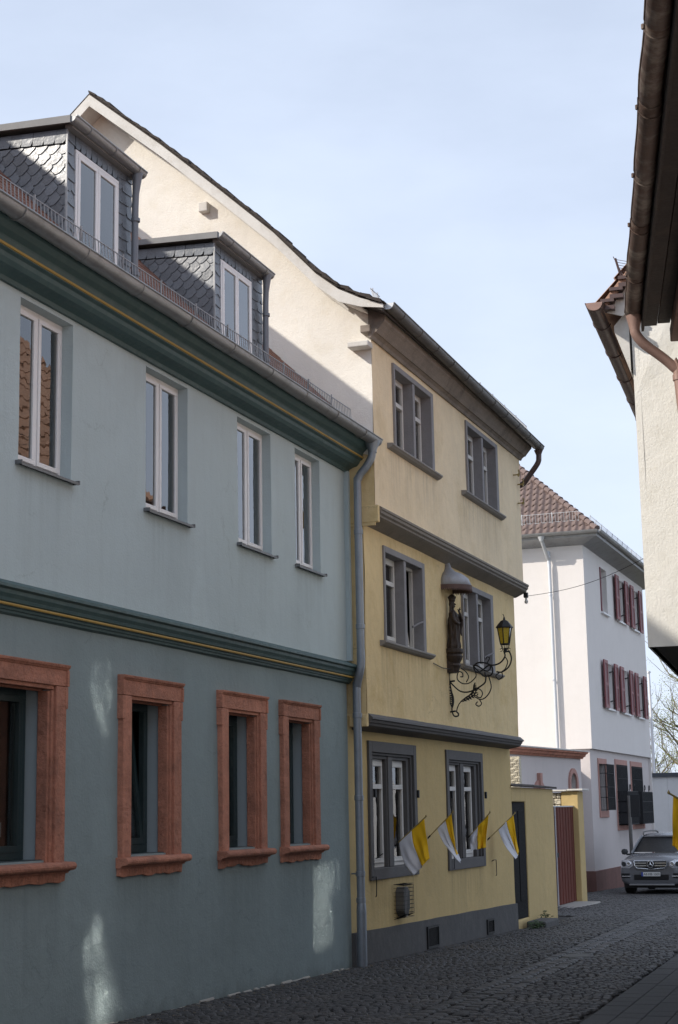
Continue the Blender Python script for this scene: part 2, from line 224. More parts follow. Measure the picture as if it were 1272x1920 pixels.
# ------------------------------------------------------------ object helpers
ORG = {}
def tag(o, label=None, cat=None, group=None, kind=None):
    if label: o['label'] = label
    if cat: o['category'] = cat
    if group: o['group'] = group
    if kind: o['kind'] = kind
    return o
def thing(name, loc, label, cat, group=None, rotz=0, local=False):
    o = bpy.data.objects.new(name, None); COL.objects.link(o); o.location = loc; o.rotation_euler[2] = rotz; o.empty_display_size = .2
    ORG[o.name] = Vector((0,0,0)) if local else Vector(loc)
    return tag(o, label, cat, group)
def gz(y): return .11 - .0165*y
class MB:
    def __init__(s): s.v = []; s.f = []
    def add(s, vs, fs):
        k = len(s.v); s.v += [tuple(p) for p in vs]; s.f += [tuple(i+k for i in f) for f in fs]; return s
    def box(s, x0, x1, y0, y1, z0, z1):
        if x0 > x1: x0, x1 = x1, x0
        if y0 > y1: y0, y1 = y1, y0
        if z0 > z1: z0, z1 = z1, z0
        return s.add([(x0,y0,z0),(x1,y0,z0),(x1,y1,z0),(x0,y1,z0),(x0,y0,z1),(x1,y0,z1),(x1,y1,z1),(x0,y1,z1)],
                     [(0,3,2,1),(4,5,6,7),(0,1,5,4),(1,2,6,5),(2,3,7,6),(3,0,4,7)])
    def prism(s, poly, mapf, d0, d1):
        """poly = list of (a,b); mapf(a,b,d)"""
        n = len(poly); vs = [mapf(a,b,d0) for a,b in poly]+[mapf(a,b,d1) for a,b in poly]
        fs = [tuple(range(n))[::-1], tuple(range(n,2*n))]+[(i,(i+1)%n,(i+1)%n+n,i+n) for i in range(n)]
        return s.add(vs, fs)
    def along_y(s, poly, y0, y1): return s.prism(poly, lambda a,b,d: (a,d,b), y0, y1)     # poly in (x,z)
    def along_x(s, poly, x0, x1): return s.prism(poly, lambda a,b,d: (d,a,b), x0, x1)     # poly in (y,z)
    def tube(s, pts, r, n=8, r2=None, cap=True, flat=1.0):
        pts = [Vector(p) for p in pts]; m = len(pts); rings = []; up = None
        for i, p in enumerate(pts):
            t = ((pts[min(i+1,m-1)]-pts[i]).normalized() + (pts[i]-pts[max(i-1,0)]).normalized())
            t = t.normalized() if t.length > 1e-6 else Vector((0,0,1))
            if up is None: up = t.orthogonal().normalized()
            up = (up - t*up.dot(t)); up = up.normalized() if up.length > 1e-6 else t.orthogonal().normalized()
            w = t.cross(up); rr = r if r2 is None else r+(r2-r)*i/(m-1)
            if isinstance(r, (list, tuple)): rr = r[i]
            rings.append([p+(up*math.cos(2*math.pi*k/n)+w*math.sin(2*math.pi*k/n)*flat)*rr for k in range(n)])
        vs = [v for g in rings for v in g]; fs = []
        for i in range(m-1):
            for k in range(n): fs.append((i*n+k, i*n+(k+1)%n, (i+1)*n+(k+1)%n, (i+1)*n+k))
        if cap: fs.append(tuple(range(n))[::-1]); fs.append(tuple((m-1)*n+k for k in range(n)))
        return s.add(vs, fs)
    def lathe(s, c, prof, n=20, sx=1, sy=1, a0=0, a1=360):
        full = abs(a1-a0) >= 360; cnt = n if full else n+1; vs = []; fs = []
        for r, z in prof:
            for k in range(cnt):
                a = R(a0+(a1-a0)*k/n); vs.append((c[0]+r*sx*math.cos(a), c[1]+r*sy*math.sin(a), c[2]+z))
        for i in range(len(prof)-1):
            for k in range(n):
                k2 = (k+1) % cnt; fs.append((i*cnt+k, i*cnt+k2, (i+1)*cnt+k2, (i+1)*cnt+k))
        return s.add(vs, fs)
    def frame(s, x0, x1, y0, y1, z0, z1, w, wb=None, wt=None):
        """rectangular frame in the yz plane, members butted"""
        wb = wb or w; wt = wt or w
        s.box(x0,x1,y0,y1,z0,z0+wb); s.box(x0,x1,y0,y1,z1-wt,z1); s.box(x0,x1,y0,y0+w,z0+wb,z1-wt); return s.box(x0,x1,y1-w,y1,z0+wb,z1-wt)
    def build(s, name, m, parent=None, smooth=False, bevel=0, loc=None, mats=None, fmat=None):
        me = bpy.data.meshes.new(name); org = Vector((0,0,0))
        if parent is not None: org = ORG.get(parent.name, org)
        if loc is not None: org = Vector(loc)
        me.from_pydata([(v[0]-org.x, v[1]-org.y, v[2]-org.z) for v in s.v], [], s.f)
        bm = bmesh.new(); bm.from_mesh(me); bmesh.ops.recalc_face_normals(bm, faces=bm.faces); bm.to_mesh(me); bm.free()
        for mm in (mats or [m]): me.materials.append(mm)
        if fmat:
            for i, p in enumerate(me.polygons): p.material_index = fmat[i]
        if smooth:
            for p in me.polygons: p.use_smooth = True
            try: me.set_sharp_from_angle(angle=R(40))
            except Exception: pass
        o = bpy.data.objects.new(name, me); COL.objects.link(o)
        if parent is not None: o.parent = parent; ORG[o.name] = org
        if loc is not None: o.location = loc; ORG[o.name] = org
        if bevel:
            b = o.modifiers.new('bevel', 'BEVEL'); b.width = bevel; b.segments = 2; b.limit_method = 'ANGLE'; b.angle_limit = R(35)
        return o
def inst(name, me, parent, loc, rot=(0,0,0), sc=(1,1,1)):
    o = bpy.data.objects.new(name, me); COL.objects.link(o); o.parent = parent
    org = ORG.get(parent.name, Vector((0,0,0))); o.location = Vector(loc)-org; o.rotation_euler = rot; o.scale = sc
    return o
def wall(name, m, parent, X, y0, y1, z0, z1, ops=(), step=.45, amp=.008, reveal=.2, face=1, reveal_mat=None, wob=0):
    """street-facing wall sheet (normal +X*face) cut by openings (ya,yb,za,zb) with reveals going inwards"""
    us = {y0, y1}; vs_ = {z0, z1}
    for a,b,c,d in ops: us |= {a,b}; vs_ |= {c,d}
    def fill(st):
        st = sorted(st); out = []
        for a, b in zip(st, st[1:]):
            n = max(1, int(math.ceil((b-a)/step))); out += [a+(b-a)*i/n for i in range(n)]
        return out+[st[-1]]
    us = fill(us); vs_ = fill(vs_)
    def P(u, v):
        d = noise.noise(Vector((X*3+u*.55, v*.7, parent.location.x)))*amp + noise.noise(Vector((u*2.1, v*1.9, X)))*amp*.4
        uu = u + (wob*noise.noise(Vector((v*.8, X, 3))) if (u in (y0, y1)) else 0)
        return (X+d*face, uu, v)
    mb = MB(); idx = {}
    def vi(i, j):
        if (i,j) not in idx: idx[(i,j)] = len(mb.v); mb.v.append(P(us[i], vs_[j]))
        return idx[(i,j)]
    e = 1e-6
    for i in range(len(us)-1):
        for j in range(len(vs_)-1):
            cu = (us[i]+us[i+1])/2; cv = (vs_[j]+vs_[j+1])/2
            if any(a-e < cu < b+e and c-e < cv < d+e for a,b,c,d in ops): continue
            mb.f.append((vi(i,j), vi(i+1,j), vi(i+1,j+1), vi(i,j+1)))
    nw = len(mb.f)
    for a,b,c,d in ops:
        ii = [i for i,u in enumerate(us) if a-e <= u <= b+e]; jj = [j for j,v in enumerate(vs_) if c-e <= v <= d+e]
        def strip(pairs):
            for (p, q) in pairs:
                p0 = P(us[p[0]], vs_[p[1]]); q0 = P(us[q[0]], vs_[q[1]])
                mb.add([p0, q0, (X-reveal*face, q0[1], q0[2]), (X-reveal*face, p0[1], p0[2])], [(0,1,2,3)])
        strip([((ii[k],jj[0]),(ii[k+1],jj[0])) for k in range(len(ii)-1)]); strip([((ii[k],jj[-1]),(ii[k+1],jj[-1])) for k in range(len(ii)-1)])
        strip([((ii[0],jj[k]),(ii[0],jj[k+1])) for k in range(len(jj)-1)]); strip([((ii[-1],jj[k]),(ii[-1],jj[k+1])) for k in range(len(jj)-1)])
    me = bpy.data.meshes.new(name); org = ORG[parent.name]
    me.from_pydata([(v[0]-org.x, v[1]-org.y, v[2]-org.z) for v in mb.v], [], mb.f); me.materials.append(m)
    if reveal_mat:
        me.materials.append(reveal_mat)
        for p in me.polygons:
            if p.index >= nw: p.material_index = 1
    me.update()
    o = bpy.data.objects.new(name, me); COL.objects.link(o); o.parent = parent; ORG[o.name] = org
    return o
def text_mesh(name, body, size, m, parent, mtx, depth=.002, align='LEFT'):
    cu = bpy.data.curves.new(name, 'FONT'); cu.body = body; cu.size = size; cu.extrude = depth; cu.align_x = align
    t = bpy.data.objects.new(name+'_curve', cu); COL.objects.link(t); bpy.context.view_layer.update()
    me = bpy.data.meshes.new_from_object(t.evaluated_get(bpy.context.evaluated_depsgraph_get())); bpy.data.objects.remove(t)
    me.materials.clear(); me.materials.append(m); o = bpy.data.objects.new(name, me); COL.objects.link(o); o.parent = parent
    o.matrix_local = mtx; return o
def spiral(c, r0, r1, a0, a1, n=26):
    return [(c[0]+(r0+(r1-r0)*k/n)*math.cos(R(a0+(a1-a0)*k/n)), c[1]+(r0+(r1-r0)*k/n)*math.sin(R(a0+(a1-a0)*k/n))) for k in range(n+1)]
def smooth_path(pts, n=6):
    pts = [Vector(p) for p in pts]; out = []
    for i in range(len(pts)-1):
        p0 = pts[max(i-1,0)]; p1 = pts[i]; p2 = pts[i+1]; p3 = pts[min(i+2,len(pts)-1)]
        for k in range(n):
            t = k/n; out.append(.5*((2*p1)+(p2-p0)*t+(2*p0-5*p1+4*p2-p3)*t*t+(3*p1-p0-3*p2+p3)*t**3))
    return out+[pts[-1]]
def gutter(name, m, parent, x, z0, y0, y1, r, z1=None, joints=1.0, wall_t=.006, off=0, axis='y'):
    """half-round gutter along y, open on top, closed ends, with seams and a rolled front bead"""
    z1 = z0 if z1 is None else z1; mb = MB(); n = 10; a = [math.pi+math.pi*k/n for k in range(n+1)]
    def pt(c, d, y):
        z = z0+(z1-z0)*(y-y0)/(y1-y0)
        return (x+c, y, z+d) if axis == 'y' else (y, x+c, z+d)
    ring = [(r*math.cos(t), r*math.sin(t)) for t in a]+[((r-wall_t)*math.cos(t), (r-wall_t)*math.sin(t)) for t in a[::-1]]
    seg = max(1, int((y1-y0)/1.0)); ys = [y0+(y1-y0)*i/seg for i in range(seg+1)]
    sag = [0]+[random.uniform(-.006,.006) for _ in ys[1:-1]]+[0]
    k0 = len(mb.v); m_ = len(ring)
    for yy, s_ in zip(ys, sag): mb.v += [(p[0], p[1], p[2]+s_) for p in (pt(c, d, yy) for c, d in ring)]
    for i in range(seg):
        for k in range(m_): mb.f.append((k0+i*m_+k, k0+i*m_+(k+1)%m_, k0+(i+1)*m_+(k+1)%m_, k0+(i+1)*m_+k))
    for yy in (y0, y1):
        mb.add([pt(r*math.cos(t), r*math.sin(t), yy+(.003 if yy==y0 else -.003)) for t in a], [tuple(range(n+1))])
    sgn = 1 if x > -1e9 else -1
    for sx_ in (r, -r):
        mb.tube([pt(sx_, .003, yy) for yy in ys], .011 if sx_ > 0 else .006, 6)
    y = y0+joints*.6+off
    while y < y1-.1:
        for dy in (0,):
            mb.tube([pt((r+.004)*math.cos(t), (r+.004)*math.sin(t), y) for t in a], .0065, 5)
        y += joints
    return mb.build(name, m, parent, smooth=True)
def snow_guard(parent, x, z, y0, y1, h=.24, sp=.052, post=.8, axis='y', m=None, lean=-.06):
    mb = MB()
    def p(a, dx, dz): return (x+dx, a, z+dz) if axis == 'y' else (a, x+dx, z+dz)
    for dz in (.03, h): mb.tube([p(y0, lean*dz/h, dz), p(y1, lean*dz/h, dz)], .006, 4)
    y = y0
    while y < y1:
        mb.tube([p(y, lean*.1, .0), p(y, lean, h)], .0048, 4); y += sp
    y = y0+.1
    while y < y1:
        mb.tube([p(y, lean*.1, -.05), p(y+.012, lean*.6-.02, h*.5), p(y, lean, h+.03)], .011, 4); y += post
    return mb.build('snow_guard', m or M['galv'], parent)
def clip_poly(sub, clip):
    out = sub
    for i in range(len(clip)):
        A = clip[i]; B = clip[(i+1) % len(clip)]; inp = out; out = []
        side = lambda p: (B[0]-A[0])*(p[1]-A[1])-(B[1]-A[1])*(p[0]-A[0])
        for j in range(len(inp)):
            P, Q = inp[j], inp[(j+1) % len(inp)]; sp, sq = side(P), side(Q)
            if sp >= 0: out.append(P)
            if (sp >= 0) != (sq >= 0):
                t = sp/(sp-sq); out.append((P[0]+(Q[0]-P[0])*t, P[1]+(Q[1]-P[1])*t))
        if not out: return []
    return out
def area(p): return abs(sum(p[i][0]*p[(i+1)%len(p)][1]-p[(i+1)%len(p)][0]*p[i][1] for i in range(len(p))))/2
def slates(parent, mapf, clip, ang, w, h, shape, m, origin=(0,0), lift=.016, jit=.006, name='slate'):
    """individual slates (one object each) filling the convex polygon clip (ccw, in u,v)"""
    ca, sa = math.cos(ang), math.sin(ang); a = (ca, sa); b = (-sa, ca)
    for j in range(-18, 19):
        for i in range(-18, 19):
            ji = random.uniform(-jit, jit); jj = random.uniform(-jit, jit)
            ou = origin[0]+a[0]*(i*w+j*w*.36+ji)+b[0]*(j*h+jj); ov = origin[1]+a[1]*(i*w+j*w*.36+ji)+b[1]*(j*h+jj)
            loc = [(p[0]*w*.985, p[1]*h) for p in shape]
            poly = [(ou+a[0]*p+b[0]*q, ov+a[1]*p+b[1]*q) for p, q in loc]
            c = clip_poly(poly, clip)
            if len(c) < 3 or area(c) < .0012: continue
            mb = MB(); n = len(c)
            def hh(p):
                q = (p[0]-ou)*b[0]+(p[1]-ov)*b[1]; s_ = (p[0]-ou)*a[0]+(p[1]-ov)*a[1]
                return lift*(1-q/h*.75)+.004+lift*.06*(s_/w)
            top = [mapf(p[0], p[1], hh(p)) for p in c]; bot = [mapf(p[0], p[1], hh(p)-.007) for p in c]
            mb.add(bot+top, [tuple(range(n, 2*n)), tuple(range(n))[::-1]]+[(k,(k+1)%n,(k+1)%n+n,k+n) for k in range(n)])
            mb.build(name, m, parent)
SCALE = [(0,.26),(.22,.04),(.40,.0),(.86,.0),(.96,.08),(1.0,.26),(1.0,1.2),(0,1.2)]
TOPROW = [(0,.0),(.72,.0),(.92,.12),(1.0,.35),(1.0,1.1),(0,1.1)]
FISH = [(0,.30),(.12,.08),(.5,0),(.88,.08),(1,.3),(1,1.15),(0,1.15)]

# ============================================================ SETTING: ground, street, pavement
def setting():
    g = MB(); g.add([(-400,-300,gz(-300)-.08),(400,-300,gz(-300)-.08),(400,500,gz(500)-.08),(-400,500,gz(500)-.08)], [(0,1,2,3)])
    tag(g.build('ground', M['ground']), kind='structure')
    st = MB(); xs = [-11.5,-7.4,-5.5,-3.5,-1.0,3.5]; ys = [-14+ i*2 for i in range(42)]
    vs = [(x, y, gz(y)-.012) for y in ys for x in xs]; n = len(xs)
    st.add(vs, [(j*n+i, j*n+i+1, (j+1)*n+i+1, (j+1)*n+i) for j in range(len(ys)-1) for i in range(n-1)])
    street = st.build('street', M['joint']); tag(street, kind='structure')
    edge = lambda y: (-3.0-.052*(y-13.0)) if y < 18 else (-3.26-.085*(y-18)*.6)      # pavement edge
    strip = lambda y: -4.41-.0565*(y-14.2)                                             # drainage rows
    # cobble meshes (domed, chamfered, slightly irregular)
    protos = []
    for k in range(14):
        rnd = random.Random(k); h = .5; pts = []
        c = [(-h,-h),(h,-h),(h,h),(-h,h)]; c = [(x+rnd.uniform(-.07,.07), y+rnd.uniform(-.07,.07)) for x, y in c]
        oct_ = []
        for i in range(4):
            p, q = c[i], c[(i+1)%4]; oct_ += [(p[0]+(q[0]-p[0])*.2, p[1]+(q[1]-p[1])*.2), (p[0]+(q[0]-p[0])*.8, p[1]+(q[1]-p[1])*.8)]
        base = [(x, y, -.25) for x, y in oct_]; mid = [(x*.98, y*.98, .06+rnd.uniform(-.03,.03)) for x, y in oct_]
        top = [(x*.74, y*.74, .2+rnd.uniform(-.03,.03)) for x, y in oct_]; cen = [(0,0,.24+rnd.uniform(-.02,.03))]
        v = base+mid+top+cen
        f = [(i,(i+1)%8,(i+1)%8+8,i+8) for i in range(8)]+[(i+8,(i+1)%8+8,(i+1)%8+16,i+16) for i in range(8)]+[(i+16,(i+1)%8+16,24) for i in range(8)]
        protos.append((v, f))
    cells = []
    def put(x, y, w, l, ang=0, big=False): cells.append((x, y, w, l, ang, big))
    s = .108; y = 9.4
    while y < 33:
        x = -7.05
        while x < edge(y)-.06:
            arc = .30*abs(math.sin((x+7.05)*math.pi/1.35))
            yy = y+arc; w = s*random.uniform(.86,1.08)
            if abs(x+w/2-strip(yy)) > .27 and x+w/2 < edge(yy)-.05 and not (x < -6.98 and yy > 19 and False):
                put(x+w/2, yy+random.uniform(-.007,.007), w*.93, s*random.uniform(.80,.96), .35*math.cos((x+7.05)*math.pi/1.35)*(1 if math.sin((x+7.05)*math.pi/1.35) > 0 else -1)+random.uniform(-.08,.08))
            x += w
        y += s
    yy = 9.4
    while yy < 36:
        for r_ in (-.17, 0, .17): put(strip(yy)+r_+random.uniform(-.005,.005), yy+random.uniform(-.02,.02)+r_*.3, .155, .21, .05, True)
        yy += .225
    y = 33.0; s = .15
    while y < 60:
        x = -9.6
        while x < edge(y)+(1.5 if y > 30 else 0):
            if not (x < -7.4 and y < 33) : put(x+s/2, y+random.uniform(-.01,.01)+.3*abs(math.sin((x+7)*math.pi/1.4)), s*.92, s*.86, random.uniform(-.1,.1))
            x += s*random.uniform(.93,1.07)
        y += s
    cam = S.camera; import bpy_extras.object_utils as bo
    inv = cam.matrix_world.inverted()
    def infr(c):
        p = inv @ Vector((c[0], c[1], gz(c[1]))); 
        if p.z > -1: return False
        u = 3000*p.x/-p.z; v = 3000*p.y/-p.z
        return -650 < u < 650 and -980 < v < 980
    vis = [c for c in cells if infr(c)]
    vis.sort(key=lambda c: (c[0]**2+c[1]**2)/(c[2]*c[3]*(40 if c[5] else 100)))
    near = set(id(c) for c in vis[:295])
    for i, (v, f) in enumerate(protos):
        me = bpy.data.meshes.new('cobblestone'); me.from_pydata([(a, b, c*.22) for a, b, c in v], [], f); me.materials.append(M['cobble']); protos[i] = (v, f, me)
    bulk = MB()
    for c in cells:
        x, y, w, l, a, big = c; dz = random.uniform(-.006,.006); k = random.randrange(14); v, f, me = protos[k]
        if id(c) in near:
            o = bpy.data.objects.new('cobblestone', me); COL.objects.link(o); o.parent = street
            o.location = (x, y, gz(y)+dz); o.rotation_euler = (-.0165, 0, a); o.scale = (w, l, .11/.22*1.0)
        elif infr(c) or y < 12:
            ca, sa = math.cos(a), math.sin(a)
            bulk.add([(x+p[0]*w*ca-p[1]*l*sa, y+p[0]*w*sa+p[1]*l*ca, gz(y)+dz+p[2]*.11) for p in v], f)
    b = bulk.build('cobblestones', M['cobble'], street); b['kind'] = 'stuff'
    pm = MB(); n = 11; c0 = (-4.72, 21.9)
    ring = [(c0[0]+.26*math.cos(2*math.pi*k/n)*random.uniform(.7,1.1), c0[1]+.42*math.sin(2*math.pi*k/n)*random.uniform(.7,1.1)) for k in range(n)]
    pm.add([(x, y, gz(y)-.01) for x, y in ring]+[(c0[0]+(x-c0[0])*.85, c0[1]+(y-c0[1])*.85, gz(y)+.034) for x, y in ring], [tuple(range(n,2*n))]+[(k,(k+1)%n,(k+1)%n+n,k+n) for k in range(n)])
    pm.build('mortar_patch', M['slab_pale'], street)
    # pavement of concrete pavers
    pv = MB(); L_ = []
    yl = [4+i*1.0 for i in range(30)]
    vs = []
    for y in yl: vs += [(edge(y), y, gz(y)-.008), (edge(y)+3.0, y, gz(y)-.008)]
    pv.add(vs, [(2*i,2*i+1,2*i+3,2*i+2) for i in range(len(yl)-1)])
    pav = pv.build('pavement', M['joint']); tag(pav, kind='structure')
    w, l = .24, .40; mb = MB().box(-.5,.5,-.5,.5,-.5,.5); me = bpy.data.meshes.new('paver')
    vv = [(-.5,-.5,-.5),(.5,-.5,-.5),(.5,.5,-.5),(-.5,.5,-.5),(-.5,-.5,.4),(.5,-.5,.4),(.5,.5,.4),(-.5,.5,.4),(-.475,-.485,.5),(.475,-.485,.5),(.475,.485,.5),(-.475,.485,.5)]
    me.from_pydata(vv, [], [(0,3,2,1),(0,1,5,4),(1,2,6,5),(2,3,7,6),(3,0,4,7),(4,5,9,8),(5,6,10,9),(6,7,11,10),(7,4,8,11),(8,9,10,11)]); me.materials.append(M['slab'])
    rest = MB(); cnt = 0; row = 0; a = math.atan(.065); ca, sa = math.cos(a), math.sin(a)
    for i in range(12):
        y = 9.0 + (i % 2)*l/2
        while y < 31:
            e_ = edge(y); x = e_ + .012 + (i+.5)*w
            hw = w*.982; 
            p = inv @ Vector((x, y, gz(y))); u = 3000*p.x/-p.z; v = 3000*p.y/-p.z
            if -700 < u < 700 and v > -1010 and cnt < 290:
                o = bpy.data.objects.new('paver', me); COL.objects.link(o); o.parent = pav
                o.location = (x, y, gz(y)+random.uniform(-.0015,.0015)); o.rotation_euler = (-.0165, 0, a*.8); o.scale = (hw, l*.985, .05); cnt += 1
            elif i < 8: rest.box(x-hw/2, x+hw/2, y-l*.485, y+l*.485, gz(y)-.02, gz(y)+.023)
            y += l
    b = rest.build('pavers', M['slab'], pav); b['kind'] = 'stuff'
setting()

# ============================================================ BLUE HOUSE
def casement(parent, X, y0, y1, z0, z1, mf, mg, fw=.055, sw=.045, d=.06, name='window', tops=None, mull=.05, tilt=None, sashes=2, split=None, pd=.03):
    """outer frame (part) with sashes and panes as sub-parts; tops = z of transoms"""
    f = MB().frame(X-d, X, y0, y1, z0, z1, fw)
    xs = [y0+fw, y1-fw]
    if sashes == 2:
        c = split or (y0+y1)/2; f.box(X-d, X+.004, c-mull/2, c+mull/2, z0+fw, z1-fw); sp = [(y0+fw, c-mull/2), (c+mull/2, y1-fw)]
    else: sp = [(y0+fw, y1-fw)]
    win = f.build(name, mf, parent, bevel=.005)
    for k, (a, b) in enumerate(sp):
        q = MB(); za, zb = z0+fw, z1-fw; g = .004
        q.frame(X-d+.008, X+.012, a+g, b-g, za+g, zb-g, sw)
        t = MB(); levels = [za+sw] + ([tops] if tops else []) + [zb-sw]
        if tops: q.box(X-d+.008, X+.022, a+sw*.6, b-sw*.6, tops-.028, tops+.028)
        s_ = q.build('sash', mf, win, bevel=.004)
        for z_a, z_b in zip(levels, levels[1:]):
            t = MB().box(X-pd-.006, X-pd, a+sw-.01, b-sw+.01, z_a-.01, z_b+.01); p = t.build('pane', mg, win)
            if tilt == k: p['_t'] = 1
    return win
def blue_house():
    H = thing('townhouse', (-7.1, 11, gz(11)), 'pale blue-green plastered house with slate dormers and red sandstone ground floor windows', 'house')
    ups = [(11.50,12.40),(13.87,14.82),(16.12,17.09),(17.86,18.71)]
    zo = (4.665, 6.145)
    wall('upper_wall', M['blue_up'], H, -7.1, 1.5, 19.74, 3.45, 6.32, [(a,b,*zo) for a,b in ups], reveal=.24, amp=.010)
    gr = [(11.0,12.31),(13.32,14.60),(15.54,16.79),(17.25,18.46)]
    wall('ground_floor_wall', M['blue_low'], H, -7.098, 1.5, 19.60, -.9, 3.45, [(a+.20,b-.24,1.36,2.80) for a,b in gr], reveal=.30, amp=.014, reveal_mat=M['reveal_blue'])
    MB().box(-7.12,-7.045,19.64,19.715,3.66,6.20).build('corner_strip', M['blue_up'], H, bevel=.012)
    # shell behind
    MB().box(-15.5,-15.3,1.5,19.65,-.9,6.5).build('back_wall', M['blue_low'], H)
    MB().prism([(-7.13,-.9),(-7.13,6.5),(-11.15,10.85),(-15.5,6.5),(-15.5,-.9)], lambda a,b,d: (a,d,b), 1.5, 1.7).build('side_wall', M['blue_low'], H)
    MB().box(-15.3,-7.6,1.7,19.6,3.2,3.4).build('floor_slab', M['room'], H)
    MB().box(-8.9,-8.8,1.7,19.6,-.9,6.3).build('inner_wall', M['room'], H)
    # cornice and string course
    c = [(-7.1,6.50),(-7.1,6.19),(-7.065,6.19),(-7.05,6.225),(-7.00,6.25),(-6.94,6.265),(-6.91,6.30),(-6.895,6.335),(-6.875,6.345)]
    c2 = [(-6.86,6.40),(-6.85,6.425),(-6.84,6.44),(-6.80,6.475),(-6.765,6.52),(-6.76,6.545),(-6.76,6.56),(-7.1,6.56)]
    MB().along_y(c+[(-6.86,6.35)]+c2[::1], 1.5, 19.74).build('eaves_cornice', M['green'], H)
    MB().along_y([(-6.862,6.358),(-6.848,6.362),(-6.845,6.372),(-6.848,6.382),(-6.862,6.386)], 1.5, 19.735).build('cornice_stripe', M['gold'], H)
    s = [(-7.1,3.655),(-6.955,3.60),(-6.945,3.59),(-6.945,3.565),(-6.975,3.55),(-6.98,3.52),(-7.00,3.49),(-7.01,3.462),(-7.025,3.455)]
    MB().along_y(s+[(-7.025,3.425),(-7.04,3.42),(-7.045,3.402),(-7.06,3.398),(-7.065,3.378),(-7.08,3.372),(-7.1,3.36)], 1.5, 19.66).build('string_course', M['green'], H)
    MB().along_y([(-7.024,3.452),(-7.010,3.45),(-7.006,3.44),(-7.010,3.430),(-7.024,3.428)], 1.5, 19.655).build('string_stripe', M['gold'], H)
    # upper windows
    for i, (a, b) in enumerate(ups):
        w = casement(H, -7.205, a+.002, b-.002, 4.70, 6.143, M['white_frame'], M['glass'], fw=.045, sw=.042, mull=.035, pd=.006, tilt=None)
        m = MB().along_y([(-7.25,4.715),(-7.035,4.672),(-7.035,4.648),(-7.042,4.648),(-7.042,4.664),(-7.25,4.70)], a-.03, b+.035)
        m.box(-7.12,-7.03, b+.035, b+.05, 4.655, 4.69); m.box(-7.12,-7.03, a-.045, a-.03, 4.655, 4.69)
        m.build('sill', M['sill_metal'], w)
        if True:
            cu = MB(); 
            for (p, q) in ((a+.12, a+.34), (b-.36, b-.14)):
                n = 14; vs = []
                for k in range(n+1):
                    y = p+(q-p)*k/n; x = -7.42+.018*math.sin(k*2.1)
                    vs += [(x,y,4.78),(x,y,6.1)]
                cu.add(vs, [(2*k,2*k+1,2*k+3,2*k+2) for k in range(n)])
            cu.build('curtain', M['curtain'], w)
    # ground floor windows
    for i, (a, b) in enumerate(gr):
        zt = 3.02; zb = 1.335; zo_ = 2.83
        win = MB().frame(-7.36, -7.30, a+.27, b-.27, 1.37, 2.80, .075).build('window', M['dark_frame'], H, bevel=.004)
        ya, yb = a+.345, b-.345
        if i == 1:                                        # tilted inwards at the top
            sm = MB().frame(-7.35,-7.30, ya, yb, 1.45, 2.72, .055); sash = sm.build('sash', M['dark_frame'], win)
            p = MB().box(-7.33,-7.324, ya+.05, yb-.05, 1.5, 2.67).build('pane', M['glass_dark'], win)
            for o in (sash, p):
                me = o.data
                for v in me.vertices:
                    z = v.co.z+ORG[H.name].z; v.co.x -= (z-1.45)*.11
            tm = Matrix.Translation(Vector((-7.315, ya+.06, 1.72))-ORG[H.name]) @ Matrix.Rotation(R(90),4,'Z') @ Matrix.Rotation(R(90),4,'X')
            text_mesh('lettering', 'UR', .09, M['lettering'], win, tm)
            tm = Matrix.Translation(Vector((-7.305, ya+.06, 1.61))-ORG[H.name]) @ Matrix.Rotation(R(90),4,'Z') @ Matrix.Rotation(R(90),4,'X')
            text_mesh('lettering', 'WARE', .09, M['lettering'], win, tm)
        else:
            MB().frame(-7.355,-7.295, ya-.02, yb+.02, 1.43, 2.74, .055).build('sash', M['dark_frame'], win, bevel=.003)
            MB().box(-7.335,-7.329, ya+.03, yb-.03, 1.47, 2.70).build('pane', M['glass_dark'], win)
        if i in (2, 3):
            bl = MB(); z = 2.68; lo = 2.05 if i == 2 else 1.62
            while z > lo: bl.add([(-7.375,ya+.02,z),(-7.375,yb-.02,z),(-7.40,yb-.02,z+.024),(-7.40,ya+.02,z+.024)], [(0,1,2,3)]); z -= .030
            bl.box(-7.40,-7.375,ya+.02,yb-.02,lo-.02,lo+.01); bl.build('blind', M['blind'], win)
        if i == 0: MB().box(-7.42,-7.40,ya+.05,yb-.12,1.56,1.68).build('notice', M['curtain'], win)
        MB().box(-7.30,-7.12,a+.26,b-.26,1.34,1.368).build('inner_sill', M['dark_frame'], win)
        # sandstone surround: two jambs, lintel, sill, each a block
        sur = MB(); y0, y1 = a, b; rr = random.Random(i)
        lin = MB().box(-7.15,-7.045,y0+.01,y1-.01,zo_,zt-.05)
        lin.box(-7.15,-7.065,y0+.2,y1-.2,zo_-.035,zo_)                     # inner fascia
        lin.along_y([(-7.11,zt-.05),(-7.04,zt-.05),(-7.032,zt-.035),(-7.022,zt-.03),(-7.015,zt-.005),(-7.11,zt)], y0-.004, y1+.004)
        lin.box(-7.15,-7.19,y0+.245,y1-.245,zo_-.05,zo_+.1)
        lin.box(-7.11,-7.03,y0-.004,y0+.03,zo_,zt-.05); lin.box(-7.11,-7.03,y1-.03,y1+.004,zo_,zt-.05)
        sur = lin.build('lintel', M['sandstone'], H, bevel=.006)
